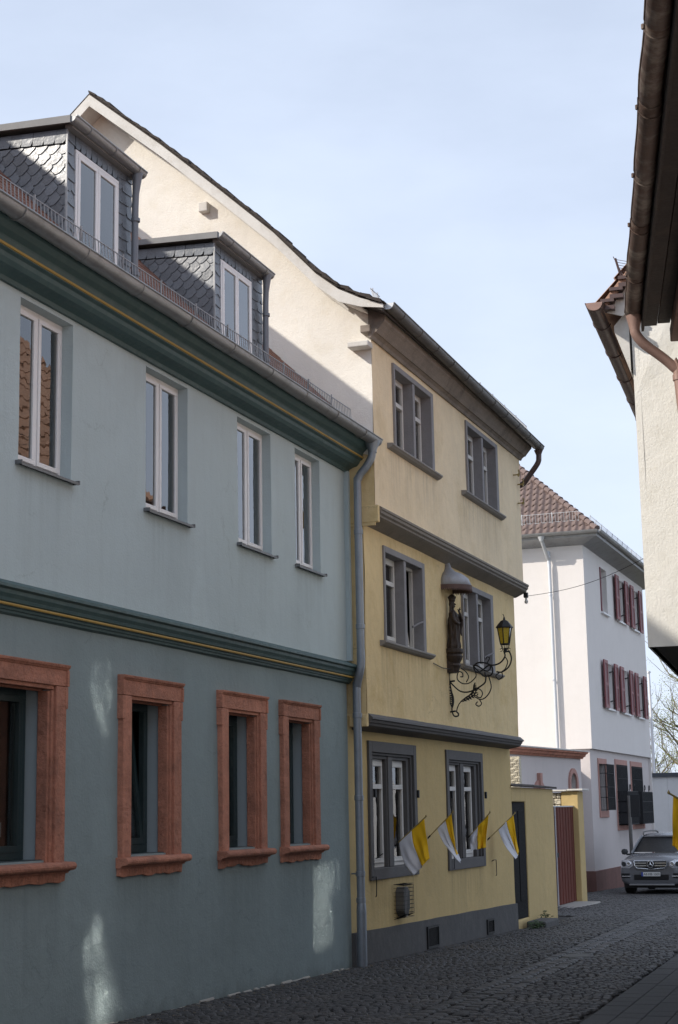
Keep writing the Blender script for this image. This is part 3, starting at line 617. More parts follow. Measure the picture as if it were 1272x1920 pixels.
        for sgn, e in ((1, y0), (-1, y1)):
            j = MB(); J = lambda d0, d1: (e+sgn*d0, e+sgn*d1)
            j.box(-7.15,-7.045,*J(.022,.19),zb,zo_-.003)
            j.box(-7.14,-7.04,*J(.0,.05),zo_-.21+rr.uniform(-.02,.03),zo_-.003)       # ear
            j.box(-7.19,-7.068,*J(.19,.235),zb,zo_-.04)
            j.box(-7.19,-7.085,*J(.235,.268),zb,zo_-.045)
            j.build('jamb', M['sandstone'], H, bevel=.007)
        sm = MB(); cyl = [(-7.0+.035*math.cos(R(t)), zb-.03+.035*math.sin(R(t))) for t in range(90,-100,-30)]
        sm.along_y([(-7.19,zb+.012)]+[(-7.04,zb+.006)]+cyl+[(-7.03,zb-.07),(-7.045,zb-.078),(-7.045,zb-.09),(-7.19,zb-.09)], y0-.015, y1+.055)
        n = 14; ys = [y0+.0+(y1+.025-y0)*k/n for k in range(n+1)]; lowz = [zb-.165+rr.uniform(-.012,.012) for _ in ys]
        if i == 2: lowz[5] += .03; lowz[6] += .02
        for k in range(n):
            sm.add([(-7.15,ys[k],zb-.09),(-7.15,ys[k+1],zb-.09),(-7.058,ys[k+1],zb-.09),(-7.058,ys[k],zb-.09),(-7.15,ys[k],lowz[k]),(-7.15,ys[k+1],lowz[k+1]),(-7.066,ys[k+1],lowz[k+1]),(-7.066,ys[k],lowz[k])],
                   [(0,1,2,3),(4,7,6,5),(3,2,6,7),(0,3,7,4),(1,5,6,2)])
        sm.build('stone_sill', M['sandstone'], H, bevel=.004)
    # roof
    rf = MB(); rf.prism([(-6.80,6.56),(-11.15,10.9),(-15.6,6.5),(-15.6,6.42),(-11.15,10.8),(-6.80,6.48)], lambda a,b,d: (a,d,b), 1.45, 19.70)
    roof = rf.build('roof', M['tile_red'], H)
    t = MB(); rw = 0; sl = math.sqrt(2)/2
    for r_ in range(15):
        y = 9.2 + (r_ % 2)*.085
        while y < 19.62:
            s0 = r_*.15; x = -6.74-s0*sl; z = 6.60+s0*sl; k = random.uniform(-.004,.006)
            y1 = min(y+.162, 19.69)
            t.add([(x,y,z+.012+k),(x,y1,z+.012+k),(x-.26*sl,y1,z+.26*sl),(x-.26*sl,y,z+.26*sl),(x-.012,y,z-.008),(x-.012,y1,z-.008)], [(0,1,2,3),(0,4,5,1),(0,3,4),(1,5,2)])
            y += .17
    tag(t.build('roof_tiles', M['tile_red'], roof), kind='stuff')
    gutter('gutter', M['zinc'], H, -6.675, 6.60, 1.5, 19.76, .088, joints=1.05, off=.2)
    snow_guard(H, -6.78, 6.62, 9.5, 19.1, h=.27, sp=.06, lean=-.02, m=M['zinc'])
    MB().box(-7.35,-6.98,18.9,19.70,6.70,6.72).build('valley_sheet', M['zinc_light'], H)
    # rain pipe at the corner with swan necks
    pts = [(-6.68,19.60,6.53),(-6.685,19.60,6.42),(-6.70,19.60,6.33),(-6.78,19.60,6.21),(-6.86,19.60,6.12),(-6.895,19.60,6.03),(-6.90,19.60,5.9),(-6.90,19.60,3.76),(-6.90,19.60,3.62),(-6.92,19.60,3.50),(-6.955,19.62,3.40),(-6.975,19.64,3.30),(-6.98,19.64,3.1),(-6.975,19.64,gz(19.5)-.05)]
    P = MB(); P.tube(smooth_path(pts[:8],4), .052, 12); P.tube(smooth_path(pts[7:],4), .054, 12)
    P.lathe((-6.68,19.60,0), [(.058,6.40),(.06,6.44),(.10,6.53),(.105,6.56)], 12)
    for z, r_ in ((5.35,.060),(4.1,.060),(2.95,.062),(1.9,.062),(.95,.062),(.62,.062)):
        q = min(pts[:], key=lambda p: 0 if (p[2] < 3 and z < 3.2) or (6 > p[2] > 3.7 and z > 3.2) else 9)
        P.lathe((-6.90 if z > 3 else -6.978, 19.60 if z > 3 else 19.64, z), [(.05,-.035),(r_,-.03),(r_,.03),(.05,.035)], 12)
    P.lathe((-6.975,19.64,gz(19.5)), [(.056,0),(.064,.05),(.064,.7),(.060,.78),(.054,.8)], 12)
    P.tube([(-7.1,19.64,.95),(-7.0,19.64,.95)], .01, 6)
    P.build('downpipe', M['zinc_pipe'], H, smooth=True)
    # dormers
    for (a, b, wa, wb) in ((12.43,13.74,12.585,13.44), (15.74,17.13,15.905,16.785)):
        D = MB(); X = -7.215; zt = 8.10
        D.box(X-.06,X,a,wa,6.7,zt); D.box(X-.06,X,wb,b,6.7,zt); D.box(X-.06,X,wa,wb,7.955,zt)
        for yy in (a, b-.05): D.prism([(X-.06,6.7),(X-.06,8.10),(-8.45,8.17)], lambda p,q,d: (p,d,q), yy, yy+.05)
        dm = D.build('dormer', M['slate_back'], H)
        mp = lambda u, v, n: (u, a-n, v)
        slates(dm, mp, [(-8.42,8.02),(-7.2,6.86),(-7.2,7.94),(-8.42,8.02)][0:3]+[(-8.42,8.03)], R(42), .135, .098, SCALE, M['slate'], origin=(-7.9,7.5), lift=.011, jit=.003)
        slates(dm, mp, [(-8.42,8.04),(-7.2,7.95),(-7.2,8.09),(-8.42,8.15)], R(-3.4), .122, .5, [(0,0),(.62,0),(.85,.04),(1.0,.12),(1.0,.5),(0,.5)], M['slate'], origin=(-7.2,7.94), lift=.02)
        front = lambda u, v, n: (X+n, u, v)
        slates(dm, front, [(a+.003,6.75),(wa-.005,6.75),(wa-.005,8.09),(a+.003,8.09)], R(-4), .30, .125, SCALE, M['slate'], origin=(a-.08,7.0), lift=.012)
        slates(dm, front, [(wb+.005,6.75),(b-.003,6.75),(b-.003,8.09),(wb+.005,8.09)], R(4), .30, .125, [(0,.1),(.25,0),(.8,.02),(.93,.14),(1,.35),(1,1.2),(0,1.2)], M['slate'], origin=(wb,7.0), lift=.012)
        slates(dm, front, [(wa-.004,7.965),(wb+.004,7.965),(wb+.004,8.09),(wa-.004,8.09)], R(0), .105, .3, [(0,0),(.6,0),(.85,.1),(1,.3),(1,1),(0,1)], M['slate'], origin=(wa,7.962), lift=.012)
        MB().box(-7.207,-7.19,a-.022,a-.002,6.7,8.09).build('corner_strip', M['zinc'], dm)
        r_ = MB(); r_.prism([(-7.12,8.14),(-8.75,8.235),(-8.75,8.255),(-7.12,8.185)], lambda p,q,d: (p,d,q), a-.09, b+.06)
        r_.prism([(-7.12,8.11),(-8.6,8.19),(-8.6,8.25),(-7.12,8.183)], lambda p,q,d: (p,d,q), a-.10, a-.085)
        r_.box(-7.215,-7.14,a-.02,b+.02,8.095,8.135)
        r_.build('dormer_roof', M['zinc_roof'], dm)
        gutter('dormer_gutter', M['zinc'], dm, -7.115, 8.17, a-.09, b+.05, .058, z1=8.155, joints=.5)
        win = MB().frame(X-.07,X+.022,wa,wb,6.85,7.955,.036).build('dormer_window', M['white_frame'], dm, bevel=.005)
        cy = (wa+wb)/2
        s_ = MB(); s_.frame(X-.05,X+.028,wa+.04,cy-.002,6.9,7.915,.042); s_.frame(X-.05,X+.028,cy+.002,wb-.04,6.9,7.915,.042)
        s_.build('dormer_sash', M['white_frame'], dm, bevel=.004)
        for p, q in ((wa+.075,cy-.04),(cy+.04,wb-.075)): MB().box(X+.008,X+.014,p,q,6.94,7.88).build('dormer_pane', M['glass'], dm)
        MB().add([(X-.12,wa+.05,6.9),(X-.12,wb-.05,6.9),(X-.12,wb-.05,7.9),(X-.12,wa+.05,7.9)], [(0,1,2,3)]).build('dormer_curtain', M['curtain'], dm)
        p_ = MB(); yy = b-.10
        yy = b-.06; p_.tube([(-7.115,yy,8.12),(-7.12,yy,8.02),(-7.13,yy,7.9),(-7.135,yy,7.75),(-7.14,yy,6.7)], [.06,.046,.036,.036,.036], 10)
        for z in (7.62,7.05): p_.lathe((-7.13,yy,z), [(.04,-.02),(.046,-.018),(.046,.018),(.04,.02)], 10)
        p_.build('dormer_pipe', M['dormer_pipe'], dm, smooth=True)
blue_house()
def wall_foot():
    rr = random.Random(4); mb = MB(); y = 9.0
    while y < 19.4:
        l_ = rr.uniform(.08,.35); w_ = rr.uniform(.01,.05); h_ = rr.uniform(.008,.035)
        if rr.random() < .8: mb.add([(-7.1,y,gz(y)-.03),(-7.1+w_+.02,y+rr.uniform(0,.03),gz(y)-.03),(-7.1+w_+.02,y+l_,gz(y)-.03),(-7.1,y+l_,gz(y)-.03),(-7.09,y+.01,gz(y)+h_),(-7.09+w_*.6,y+.02,gz(y)+h_*.7),(-7.09+w_*.7,y+l_-.02,gz(y)+h_*.6),(-7.09,y+l_-.01,gz(y)+h_)], [(4,5,6,7),(0,1,5,4),(1,2,6,5),(2,3,7,6)])
        y += l_+rr.uniform(-.02,.08)
    tag(mb.build('mortar_fillet', M['stone_step']), 'crumbling pale mortar edge along the foot of the blue-green wall', 'mortar', kind='stuff')
    lt = MB()
    for k in range(700):
        y = rr.uniform(9.5,31); x = -7.02+abs(rr.gauss(0,.22)) if rr.random() < .75 else rr.uniform(-7,-3.6); s_ = rr.uniform(.006,.022); a = rr.uniform(0,6.28); z_ = gz(y)+.026
        dx, dy = math.cos(a)*s_, math.sin(a)*s_
        lt.add([(x-dx,y-dy,z_),(x+dy*.6,y-dx*.6,z_+s_*.3),(x+dx,y+dy,z_+s_*rr.uniform(0,.6)),(x-dy*.6,y+dx*.6,z_+s_*.2)], [(0,1,2,3)])
    tag(lt.build('litter', M['litter']), 'scattered dry leaf crumbs and grit on the cobbles', 'litter', kind='stuff')
wall_foot()

# ============================================================ YELLOW HOUSE
def twin_window(H, Xw, y0, y1, z0, z1, m_s, rec, zs, ys, wt=.10, wl=.10, proud=.03, tr=None, sill=None, open_k=None, glass_=None, wb=0, shade=False, step=0):
    """stone surround with centre post; zs=(zlo,zhi) clear opening, ys=((a,b),(c,d)) the two clear lights"""
    (a,b),(c,d) = ys; zl, zh = zs
    g = MB(); X0 = Xw-rec-.03; X1 = Xw+proud
    if step:
        e = step; g.box(X0,X1,y0,y0+e,z0,z1); g.box(X0,X1,y1-e,y1,z0,z1); g.box(X0,X1,y0+e,y1-e,z1-.15,z1)
        g.box(X0,X1-.035,y0+e,y0+e+.05,zl,z1-.15); g.box(X0,X1-.035,y1-e-.05,y1-e,zl,z1-.15); g.box(X0,X1-.035,y0+e+.05,y1-e-.05,z1-.185,z1-.15)
        g.box(X0,X1-.07,y0+e+.05,a,zl,z1-.185); g.box(X0,X1-.07,d,y1-e-.05,zl,z1-.185); g.box(X0,X1-.07,a,d,zh,z1-.185); g.box(X0,X1-.055,b+.03,c-.03,zl,z1-.185); g.box(X0,X1-.075,b,c,zl,zh)
        g.box(X0,X1-.0,y0+e,y1-e,z0,zl-.001)
    else:
        g.box(X0,X1,y0,a,z0,z1); g.box(X0,X1,d,y1,z0,z1); g.box(X0,X1,a,d,zh,z1)
        g.box(X0,X1-.012,b,c,zl,zh)
    w = g.build('window', m_s, H, bevel=.008)
    for k, (p, q) in enumerate(ys):
        X = Xw-rec
        f = MB().frame(X-.05,X,p,q,zl,zh,.045,wb=.06); f.build('window_frame', M['cream_frame'], w, bevel=.004)
        s_ = MB(); p2, q2 = p+.04, q-.04; lo, hi = zl+.05, zh-.04
        if open_k == k:
            s_.frame(-.04,.0,0,q2-p2,lo,hi,.05); s_.box(-.04,.012,.04,q2-p2-.04,tr-.025,tr+.025)
            pn = MB().box(-.022,-.017,.045,q2-p2-.045,lo+.04,hi-.04)
            for mbb, nm, mm in ((s_,'sash',M['cream_frame']),(pn,'pane',M['glass_old'])):
                out = []
                for x, y, z in mbb.v:                                   # hinged at the far side, ajar inwards (tilted)
                    out.append((X-.05+x-(z-lo)*.14, p2+y, z-(.006)))
                mbb.v = out; mbb.build(nm, mm, w)
        else:
            s_.frame(X-.045,X+.012,p2,q2,lo,hi,.055,wb=.07); s_.box(X-.045,X+.024,p2+.04,q2-.04,tr-.032,tr+.032)
            s_.box(X+.012,X+.022,p2+.05,q2-.05,lo+.012,lo+.022)
            s_.build('sash', M['cream_frame'], w, bevel=.004)
            for za, zb in ((lo+.06,tr-.03),(tr+.03,hi-.05)): MB().box(X-.025,X-.02,p2+.045,q2-.045,za,zb).build('pane', glass_ or M['glass_old'], w)
    if sill:
        sa, sb, zt_ = sill
        MB().along_y([(Xw-rec,zt_+.015),(Xw+.085,zt_),(Xw+.092,zt_-.01),(Xw+.092,zt_-.028),(Xw+.075,zt_-.038),(Xw+.06,zt_-.055),(Xw+.02,zt_-.072),(Xw-.02,zt_-.072),(Xw-.02,zt_)], sa, sb)  .build('sill', M['sill_stone'] if shade is False else m_s, w, bevel=.003)
    return w
def yellow_house():
    H = thing('townhouse', (-7.1, 24, gz(24)), 'tall yellow jettied house with cream rendered gable beside the blue-green house', 'house')
    Y0, Y1 = 19.74, 28.0
    # ground floor
    E = (20.34,22.43,.83,2.66); F = (23.97,26.10,.82,2.65)
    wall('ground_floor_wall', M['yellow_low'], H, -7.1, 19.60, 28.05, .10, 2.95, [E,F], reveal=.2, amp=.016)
    twin_window(H, -7.1, E[0],E[1],E[2],E[3], M['grey_stone_dark'], .10, (.98,2.43), ((20.62,21.25),(21.50,22.15)), step=.13, tr=2.06, wb=1, glass_=M['glass_old'])
    twin_window(H, -7.1, F[0],F[1],F[2],F[3], M['grey_stone_dark'], .10, (.98,2.43), ((24.22,24.88),(25.13,25.79)), step=.13, tr=2.06, wb=1, glass_=M['glass_old'])
    pl = MB(); n = 18
    for k in range(n):
        ya = 19.61+(28.06-19.61)*k/n; yb = 19.61+(28.06-19.61)*(k+1)/n; za = .215-.012*(ya-19.5)+.003*math.sin(k*1.7); zb = .215-.012*(yb-19.5)+.003*math.sin((k+1)*1.7)
        if k in (0,): za = .215
        pl.add([(-7.2,ya,za),(-7.2,yb,zb),(-7.062,yb,zb),(-7.062,ya,za),(-7.2,ya,-.8),(-7.2,yb,-.8),(-7.05,yb,-.8),(-7.05,ya,-.8)], [(0,1,2,3),(3,2,6,7)]+([(0,3,7,4)] if k == 0 else [])+([(1,5,6,2)] if k == n-1 else []))
    pl.build('plinth', M['grey_base'], H)
    for a, b, z0, z1 in ((22.66,23.22,-.23,.085),(25.94,26.36,-.27,-.03)):
        v = MB().frame(-7.075,-7.035,a,b,z0,z1,.03); k = a+.06
        while k < b-.04: v.box(-7.06,-7.05,k,k+.012,z0+.03,z1-.03); k += .035
        v.box(-7.07,-7.062,a,b,z0,z1); v.build('cellar_vent', M['iron'], H)
    # first floor
    C = (20.50,22.38,3.98,5.31); D = (24.42,26.30,3.98,5.31)
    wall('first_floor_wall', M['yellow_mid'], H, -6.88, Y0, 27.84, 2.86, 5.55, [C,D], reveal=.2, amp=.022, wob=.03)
    MB().box(-7.3,-6.885,Y0,Y0+.02,2.86,5.5).build('first_floor_return', M['yellow_mid'], H)
    twin_window(H, -6.88, *C, M['grey_stone'], .125, (4.0,5.22), ((20.56,21.41),(21.51,22.26)), tr=4.86, sill=(20.32,22.62,3.985), open_k=1)
    twin_window(H, -6.88, *D, M['grey_stone'], .125, (4.0,5.22), ((24.48,25.26),(25.36,26.14)), tr=4.86, sill=(24.22,26.68,3.985))
    # second floor
    A = (20.58,22.47,6.66,7.90); B = (24.30,26.28,6.68,7.92)
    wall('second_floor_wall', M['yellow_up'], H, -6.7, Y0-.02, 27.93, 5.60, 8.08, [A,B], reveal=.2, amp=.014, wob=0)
    MB().box(-7.3,-6.705,Y0-.02,Y0+.01,5.45,6.55).build('second_floor_return', M['yellow_mid'], H)
    twin_window(H, -6.7, *A, M['grey_stone'], .135, (6.70,7.82), ((20.64,21.48),(21.58,22.35)), tr=7.43, sill=(20.28,22.66,6.68))
    twin_window(H, -6.7, *B, M['grey_stone'], .135, (6.72,7.84), ((24.36,25.26),(25.36,26.14)), tr=7.45, sill=(23.98,26.48,6.70))
    # jetty mouldings
    MB().along_y([(-6.7,5.74),(-6.64,5.705),(-6.62,5.695),(-6.62,5.665),(-6.635,5.655),(-6.637,5.62),(-6.665,5.60),(-6.667,5.575),(-6.70,5.555),(-6.87,5.475),(-6.9,5.475),(-6.9,5.74)], 19.78, 28.0).build('upper_jetty_moulding', M['beam'], H)
    MB().box(-7.2,-6.655,19.71,19.78,5.49,5.72).build('jetty_beam_end', M['yellow_mid'], H, bevel=.01)
    m = MB(); prof = [(-6.88,2.985),(-6.835,2.945),(-6.82,2.935),(-6.815,2.91),(-6.84,2.90),(-6.85,2.87),(-6.87,2.855),(-6.88,2.83),(-6.93,2.81),(-7.1,2.775),(-7.15,2.775),(-7.15,2.985)]
    m.along_y(prof, 19.78, 27.98).build('lower_jetty_moulding', M['grey_stone_dark'], H)
    MB().box(-7.2,-6.87,19.70,19.78,2.81,2.97).build('jetty_beam_end', M['yellow_mid'], H, bevel=.01)
    # eaves
    MB().along_y([(-6.7,8.40),(-6.7,7.995),(-6.672,7.99),(-6.65,8.03),(-6.61,8.06),(-6.59,8.06),(-6.56,8.10),(-6.50,8.17),(-6.47,8.20),(-6.455,8.29),(-6.55,8.36)], 19.60, 28.0).build('eaves_cornice', M['eave'], H)
    MB().box(-6.98,-6.68,19.52,19.72,7.86,7.94).build('beam_stub', M['barge'], H, bevel=.015)
    MB().box(-6.80,-6.66,19.55,19.74,8.06,8.16).build('beam_stub', M['eave'], H, bevel=.01)
    # gable
    top = [(-6.75,8.16),(-7.42,8.74),(-8.13,9.42),(-8.95,10.17),(-9.89,11.04),(-10.82,11.90)]
    left = [(-11.75,11.04),(-12.7,10.17),(-13.5,9.42),(-14.2,8.8),(-15.0,8.2)]
    us = [-15.0,-14.2,-13.5,-12.7,-11.75,-10.82,-10.35,-9.89,-9.4,-8.95,-8.5,-8.13,-7.8,-7.42,-7.1,-6.72]
    def ztop(x):
        P_ = sorted((a, b-.11) for a, b in ROOF)
        for (xa,za),(xb,zb) in zip(P_, P_[1:]):
            if xa <= x <= xb: return za+(zb-za)*(x-xa)/(xb-xa+1e-9)
        return 8.1
    ROOF = [(-6.40,8.345),(-6.7,8.50),(-7.0,8.66),(-7.32,8.92),(-7.94,9.60),(-8.74,10.34),(-9.66,11.17),(-10.82,12.14),(-12.0,11.1),(-13.6,9.6),(-14.6,8.8),(-15.4,8.3)]
    g = MB(); nr = 16; idx = []
    for x in us:
        col = []
        for j in range(nr+1):
            z = 3.0+(ztop(x)-3.0)*j/nr; d = .022*noise.noise(Vector((x*.8,z*.9,4)))+.008*noise.noise(Vector((x*2.6,z*2.6,9)))
            col.append(len(g.v)); g.v.append((x if x < -6.75 else -6.702+.012*noise.noise(Vector((0,z*1.2,1))), Y0-.03+d, z))
        idx.append(col)
    for i in range(len(us)-1):
        for j in range(nr):
            if us[i+1] > -7.2 and (3.0+(ztop(us[i])-3.0)*(j)/nr) < 6.2: continue
            g.f.append((idx[i][j],idx[i+1][j],idx[i+1][j+1],idx[i][j+1]))
    g.build('gable_wall', M['cream'], H)
    MB().box(-9.22,-9.08,19.60,19.71,10.16,10.30).build('wall_box', M['barge'], H, bevel=.012)
    MB().box(-15,-7.12,27.8,28.04,-.8,2.9).box(-15,-6.9,27.7,27.83,2.9,5.6).box(-15,-6.72,27.8,27.92,5.6,8.1).build('far_side_wall', M['yellow_low'], H)
    MB().box(-15,-14.9,19.8,27.9,-.8,8.3).build('back_wall', M['yellow_low'], H)
    MB().box(-8.6,-8.5,19.9,27.8,-.8,8.1).build('inner_wall', M['room'], H)
    for z in (2.75,5.45): MB().box(-14.9,-7.35,19.9,27.8,z,z+.12).build('floor_slab', M['room'], H)
    MB().box(-20,-12.5,28.06,34,-1,6.8).build('unseen_shade_block', M['yellow_low'], H)  # unseen block, added only to keep a sun strip off the street
    # roof
    ro = [(-6.40,8.345),(-6.7,8.50),(-7.0,8.66),(-7.32,8.92),(-7.94,9.60),(-8.74,10.34),(-9.66,11.17),(-10.82,12.14),(-12.0,11.1),(-13.6,9.6),(-14.6,8.8),(-15.4,8.3)]
    lo = [(x, z-.10) for x, z in ro]
    roof = MB().prism(ro+lo[::-1], lambda a,b,d: (a,d,b), 19.30, 28.12).build('roof', M['tile_dark'], H)
    t = MB()                                                            # ragged verge tiles
    for (xa,za),(xb,zb) in zip(ro[:8], ro[1:8]):
        l_ = math.hypot(xb-xa, zb-za); k = max(1, int(l_/.15))
        for i in range(k):
            f0 = i/k; f1 = min((i+1.35)/k, 1.0 if xb < -10.5 else 9); x0 = xa+(xb-xa)*f0; z0 = za+(zb-za)*f0; x1 = xa+(xb-xa)*f1; z1 = za+(zb-za)*f1; h = random.uniform(.022,.060)
            yy = 19.25+random.uniform(-.02,.02)
            t.add([(x0,yy,z0+.0),(x0,yy,z0+h),(x1,yy,z1+.012),(x1,yy,z1-.02),(x0,yy+.5,z0),(x0,yy+.5,z0+h),(x1,yy+.5,z1+.012),(x1,yy+.5,z1-.02)], [(0,1,2,3),(4,7,6,5),(0,4,5,1),(1,5,6,2),(3,2,6,7)])
            for _ in range(1):
                pass
    for i in range(88):                                                 # eaves tiles on the street side
        y = 19.3+i*.1
        t.add([(-6.37,y,8.355),(-6.37,y+.094,8.355),(-6.7,y+.094,8.52),(-6.7,y,8.52),(-6.37,y,8.375),(-6.37,y+.094,8.375),(-6.7,y+.094,8.54),(-6.7,y,8.54)], [(4,5,6,7),(0,4,7,3),(1,2,6,5),(0,1,5,4)])
    tag(t.build('roof_tiles', M['tile_dark'], roof), kind='stuff')
    up = [(x, z-.045) for x, z in ro[:8]]
    def band(y0, y1, d0, d1, m_, nm, pts=up):
        b = MB()
        a = [(x, z-d0) for x, z in pts]; c = [(x, z-d1) for x, z in pts]
        b.prism(a+c[::-1], lambda p,q,d: (p,d,q), y0, y1); return b.build(nm, m_, H)
    lf = [(x, z-.045) for x, z in ro[7:]]
    for pts in (up, lf):
        P0 = ([(-6.38,8.33)]+up[1:]) if pts is up else pts
        dd = [.05,.12]+[.175]*20 if pts is up else [.175]*20
        b = MB(); b.prism(P0+[(x, z-dd[k]) for k, (x, z) in enumerate(P0)][::-1], lambda p,q,d: (p,d,q), 19.285, 19.31); b.build('verge_board', M['barge'], H)
        P1 = P0[1:] if pts is up else P0
        band(19.31,19.70, .10,.125, M['barge'], 'verge_soffit', P1)
        band(19.66,19.675, .12,.19, M['barge'], 'verge_strip', P1[1:])
    MB().box(-6.85,-6.715,Y0-.015,Y0+.2,6.3,8.12).build('corner_filler', M['cream'], H)
    gutter('gutter', M['zinc_dark'], H, -6.355, 8.37, 19.42, 28.16, .088, z1=8.25, joints=.8)
    MB().along_x([(19.272+.0*0,0),(19.28,0),(19.28,.01),(19.272,.01)], -6.2,-6.1)
    e = MB(); aa = [(-6.355+.086*math.cos(R(t_)), 8.37+.086*math.sin(R(t_))) for t_ in range(180,361,20)]
    e.prism(aa, lambda a,b,d: (a,d,b), 19.402, 19.419); e.build('gutter_end_cap', M['zinc_light'], H)
    p = MB(); p.tube(smooth_path([(-6.355,28.06,8.18),(-6.355,28.06,8.05),(-6.38,28.06,7.93),(-6.55,28.08,7.72),(-6.68,28.10,7.58),(-6.9,28.10,7.5),(-7.15,28.1,7.42),(-7.2,28.1,7.2)],5), .05, 10)
    p.lathe((-6.355,28.06,0), [(.05,8.08),(.056,8.10),(.085,8.17)], 10); p.build('downpipe', M['dark_brown_metal'], H, smooth=True)
    snow_guard(H, -6.46, 8.40, 24.6, 27.9, h=.20)
    snow_guard(H, -6.55, 8.45, 19.45, 19.85, h=.18, post=.2)
    # yellow painted strip, hooks beside the windows
    for (y, z) in ((27.45,7.62),(27.75,7.50),(27.72,7.15)):
        h = MB(); h.tube([(-6.7,y,z),(-6.62,y,z),(-6.58,y,z+.02)], .012, 6)
        h.tube([(-6.6+.0, y+ .06*math.cos(R(t_)), z+.03+.06*math.sin(R(t_))) for t_ in range(-150,100,25)], .012, 6); h.build('wall_hook', M['pole'], H)
    for (y, z) in ((20.36,.78),(22.70,.0),(26.55,.80),(24.05,1.0)):
        if z == 0: continue
        MB().tube([(-7.1,y,z+.08),(-7.06,y,z+.10),(-7.05,y+.10,z+.10),(-7.05,y+.11,z-.02),(-7.04,y+.07,z-.14),(-7.06,y+.10,z-.16)], .007, 5).build('shutter_catch', M['iron'], H)
    for y, z in ((20.5,1.98),(22.42,1.98),(24.15,1.98),(26.16,1.98)):
        MB().box(-7.075,-7.04,y-.02,y+.02,z-.07,z+.04).build('shutter_hinge', M['iron'], H)
    for (y,z,X) in ((22.14,4.40,-6.94),(26.02,4.28,-6.92)): MB().tube([(X,y-.14,z-.06),(X+.05,y,z),(X+.09,y+.08,z+.03)], .016, 6).build('window_stay', M['grey_stone'], H)
    for (y,z) in ((20.9,1.12),(22.2,1.1),(25.9,1.1)): MB().tube([(-7.22,y-.1,z-.05),(-7.14,y+.12,z+.04)], .008, 5).build('window_stay', M['iron'], H)
    # ledge moss line: small chipped fillet under first-floor wall
yellow_house()

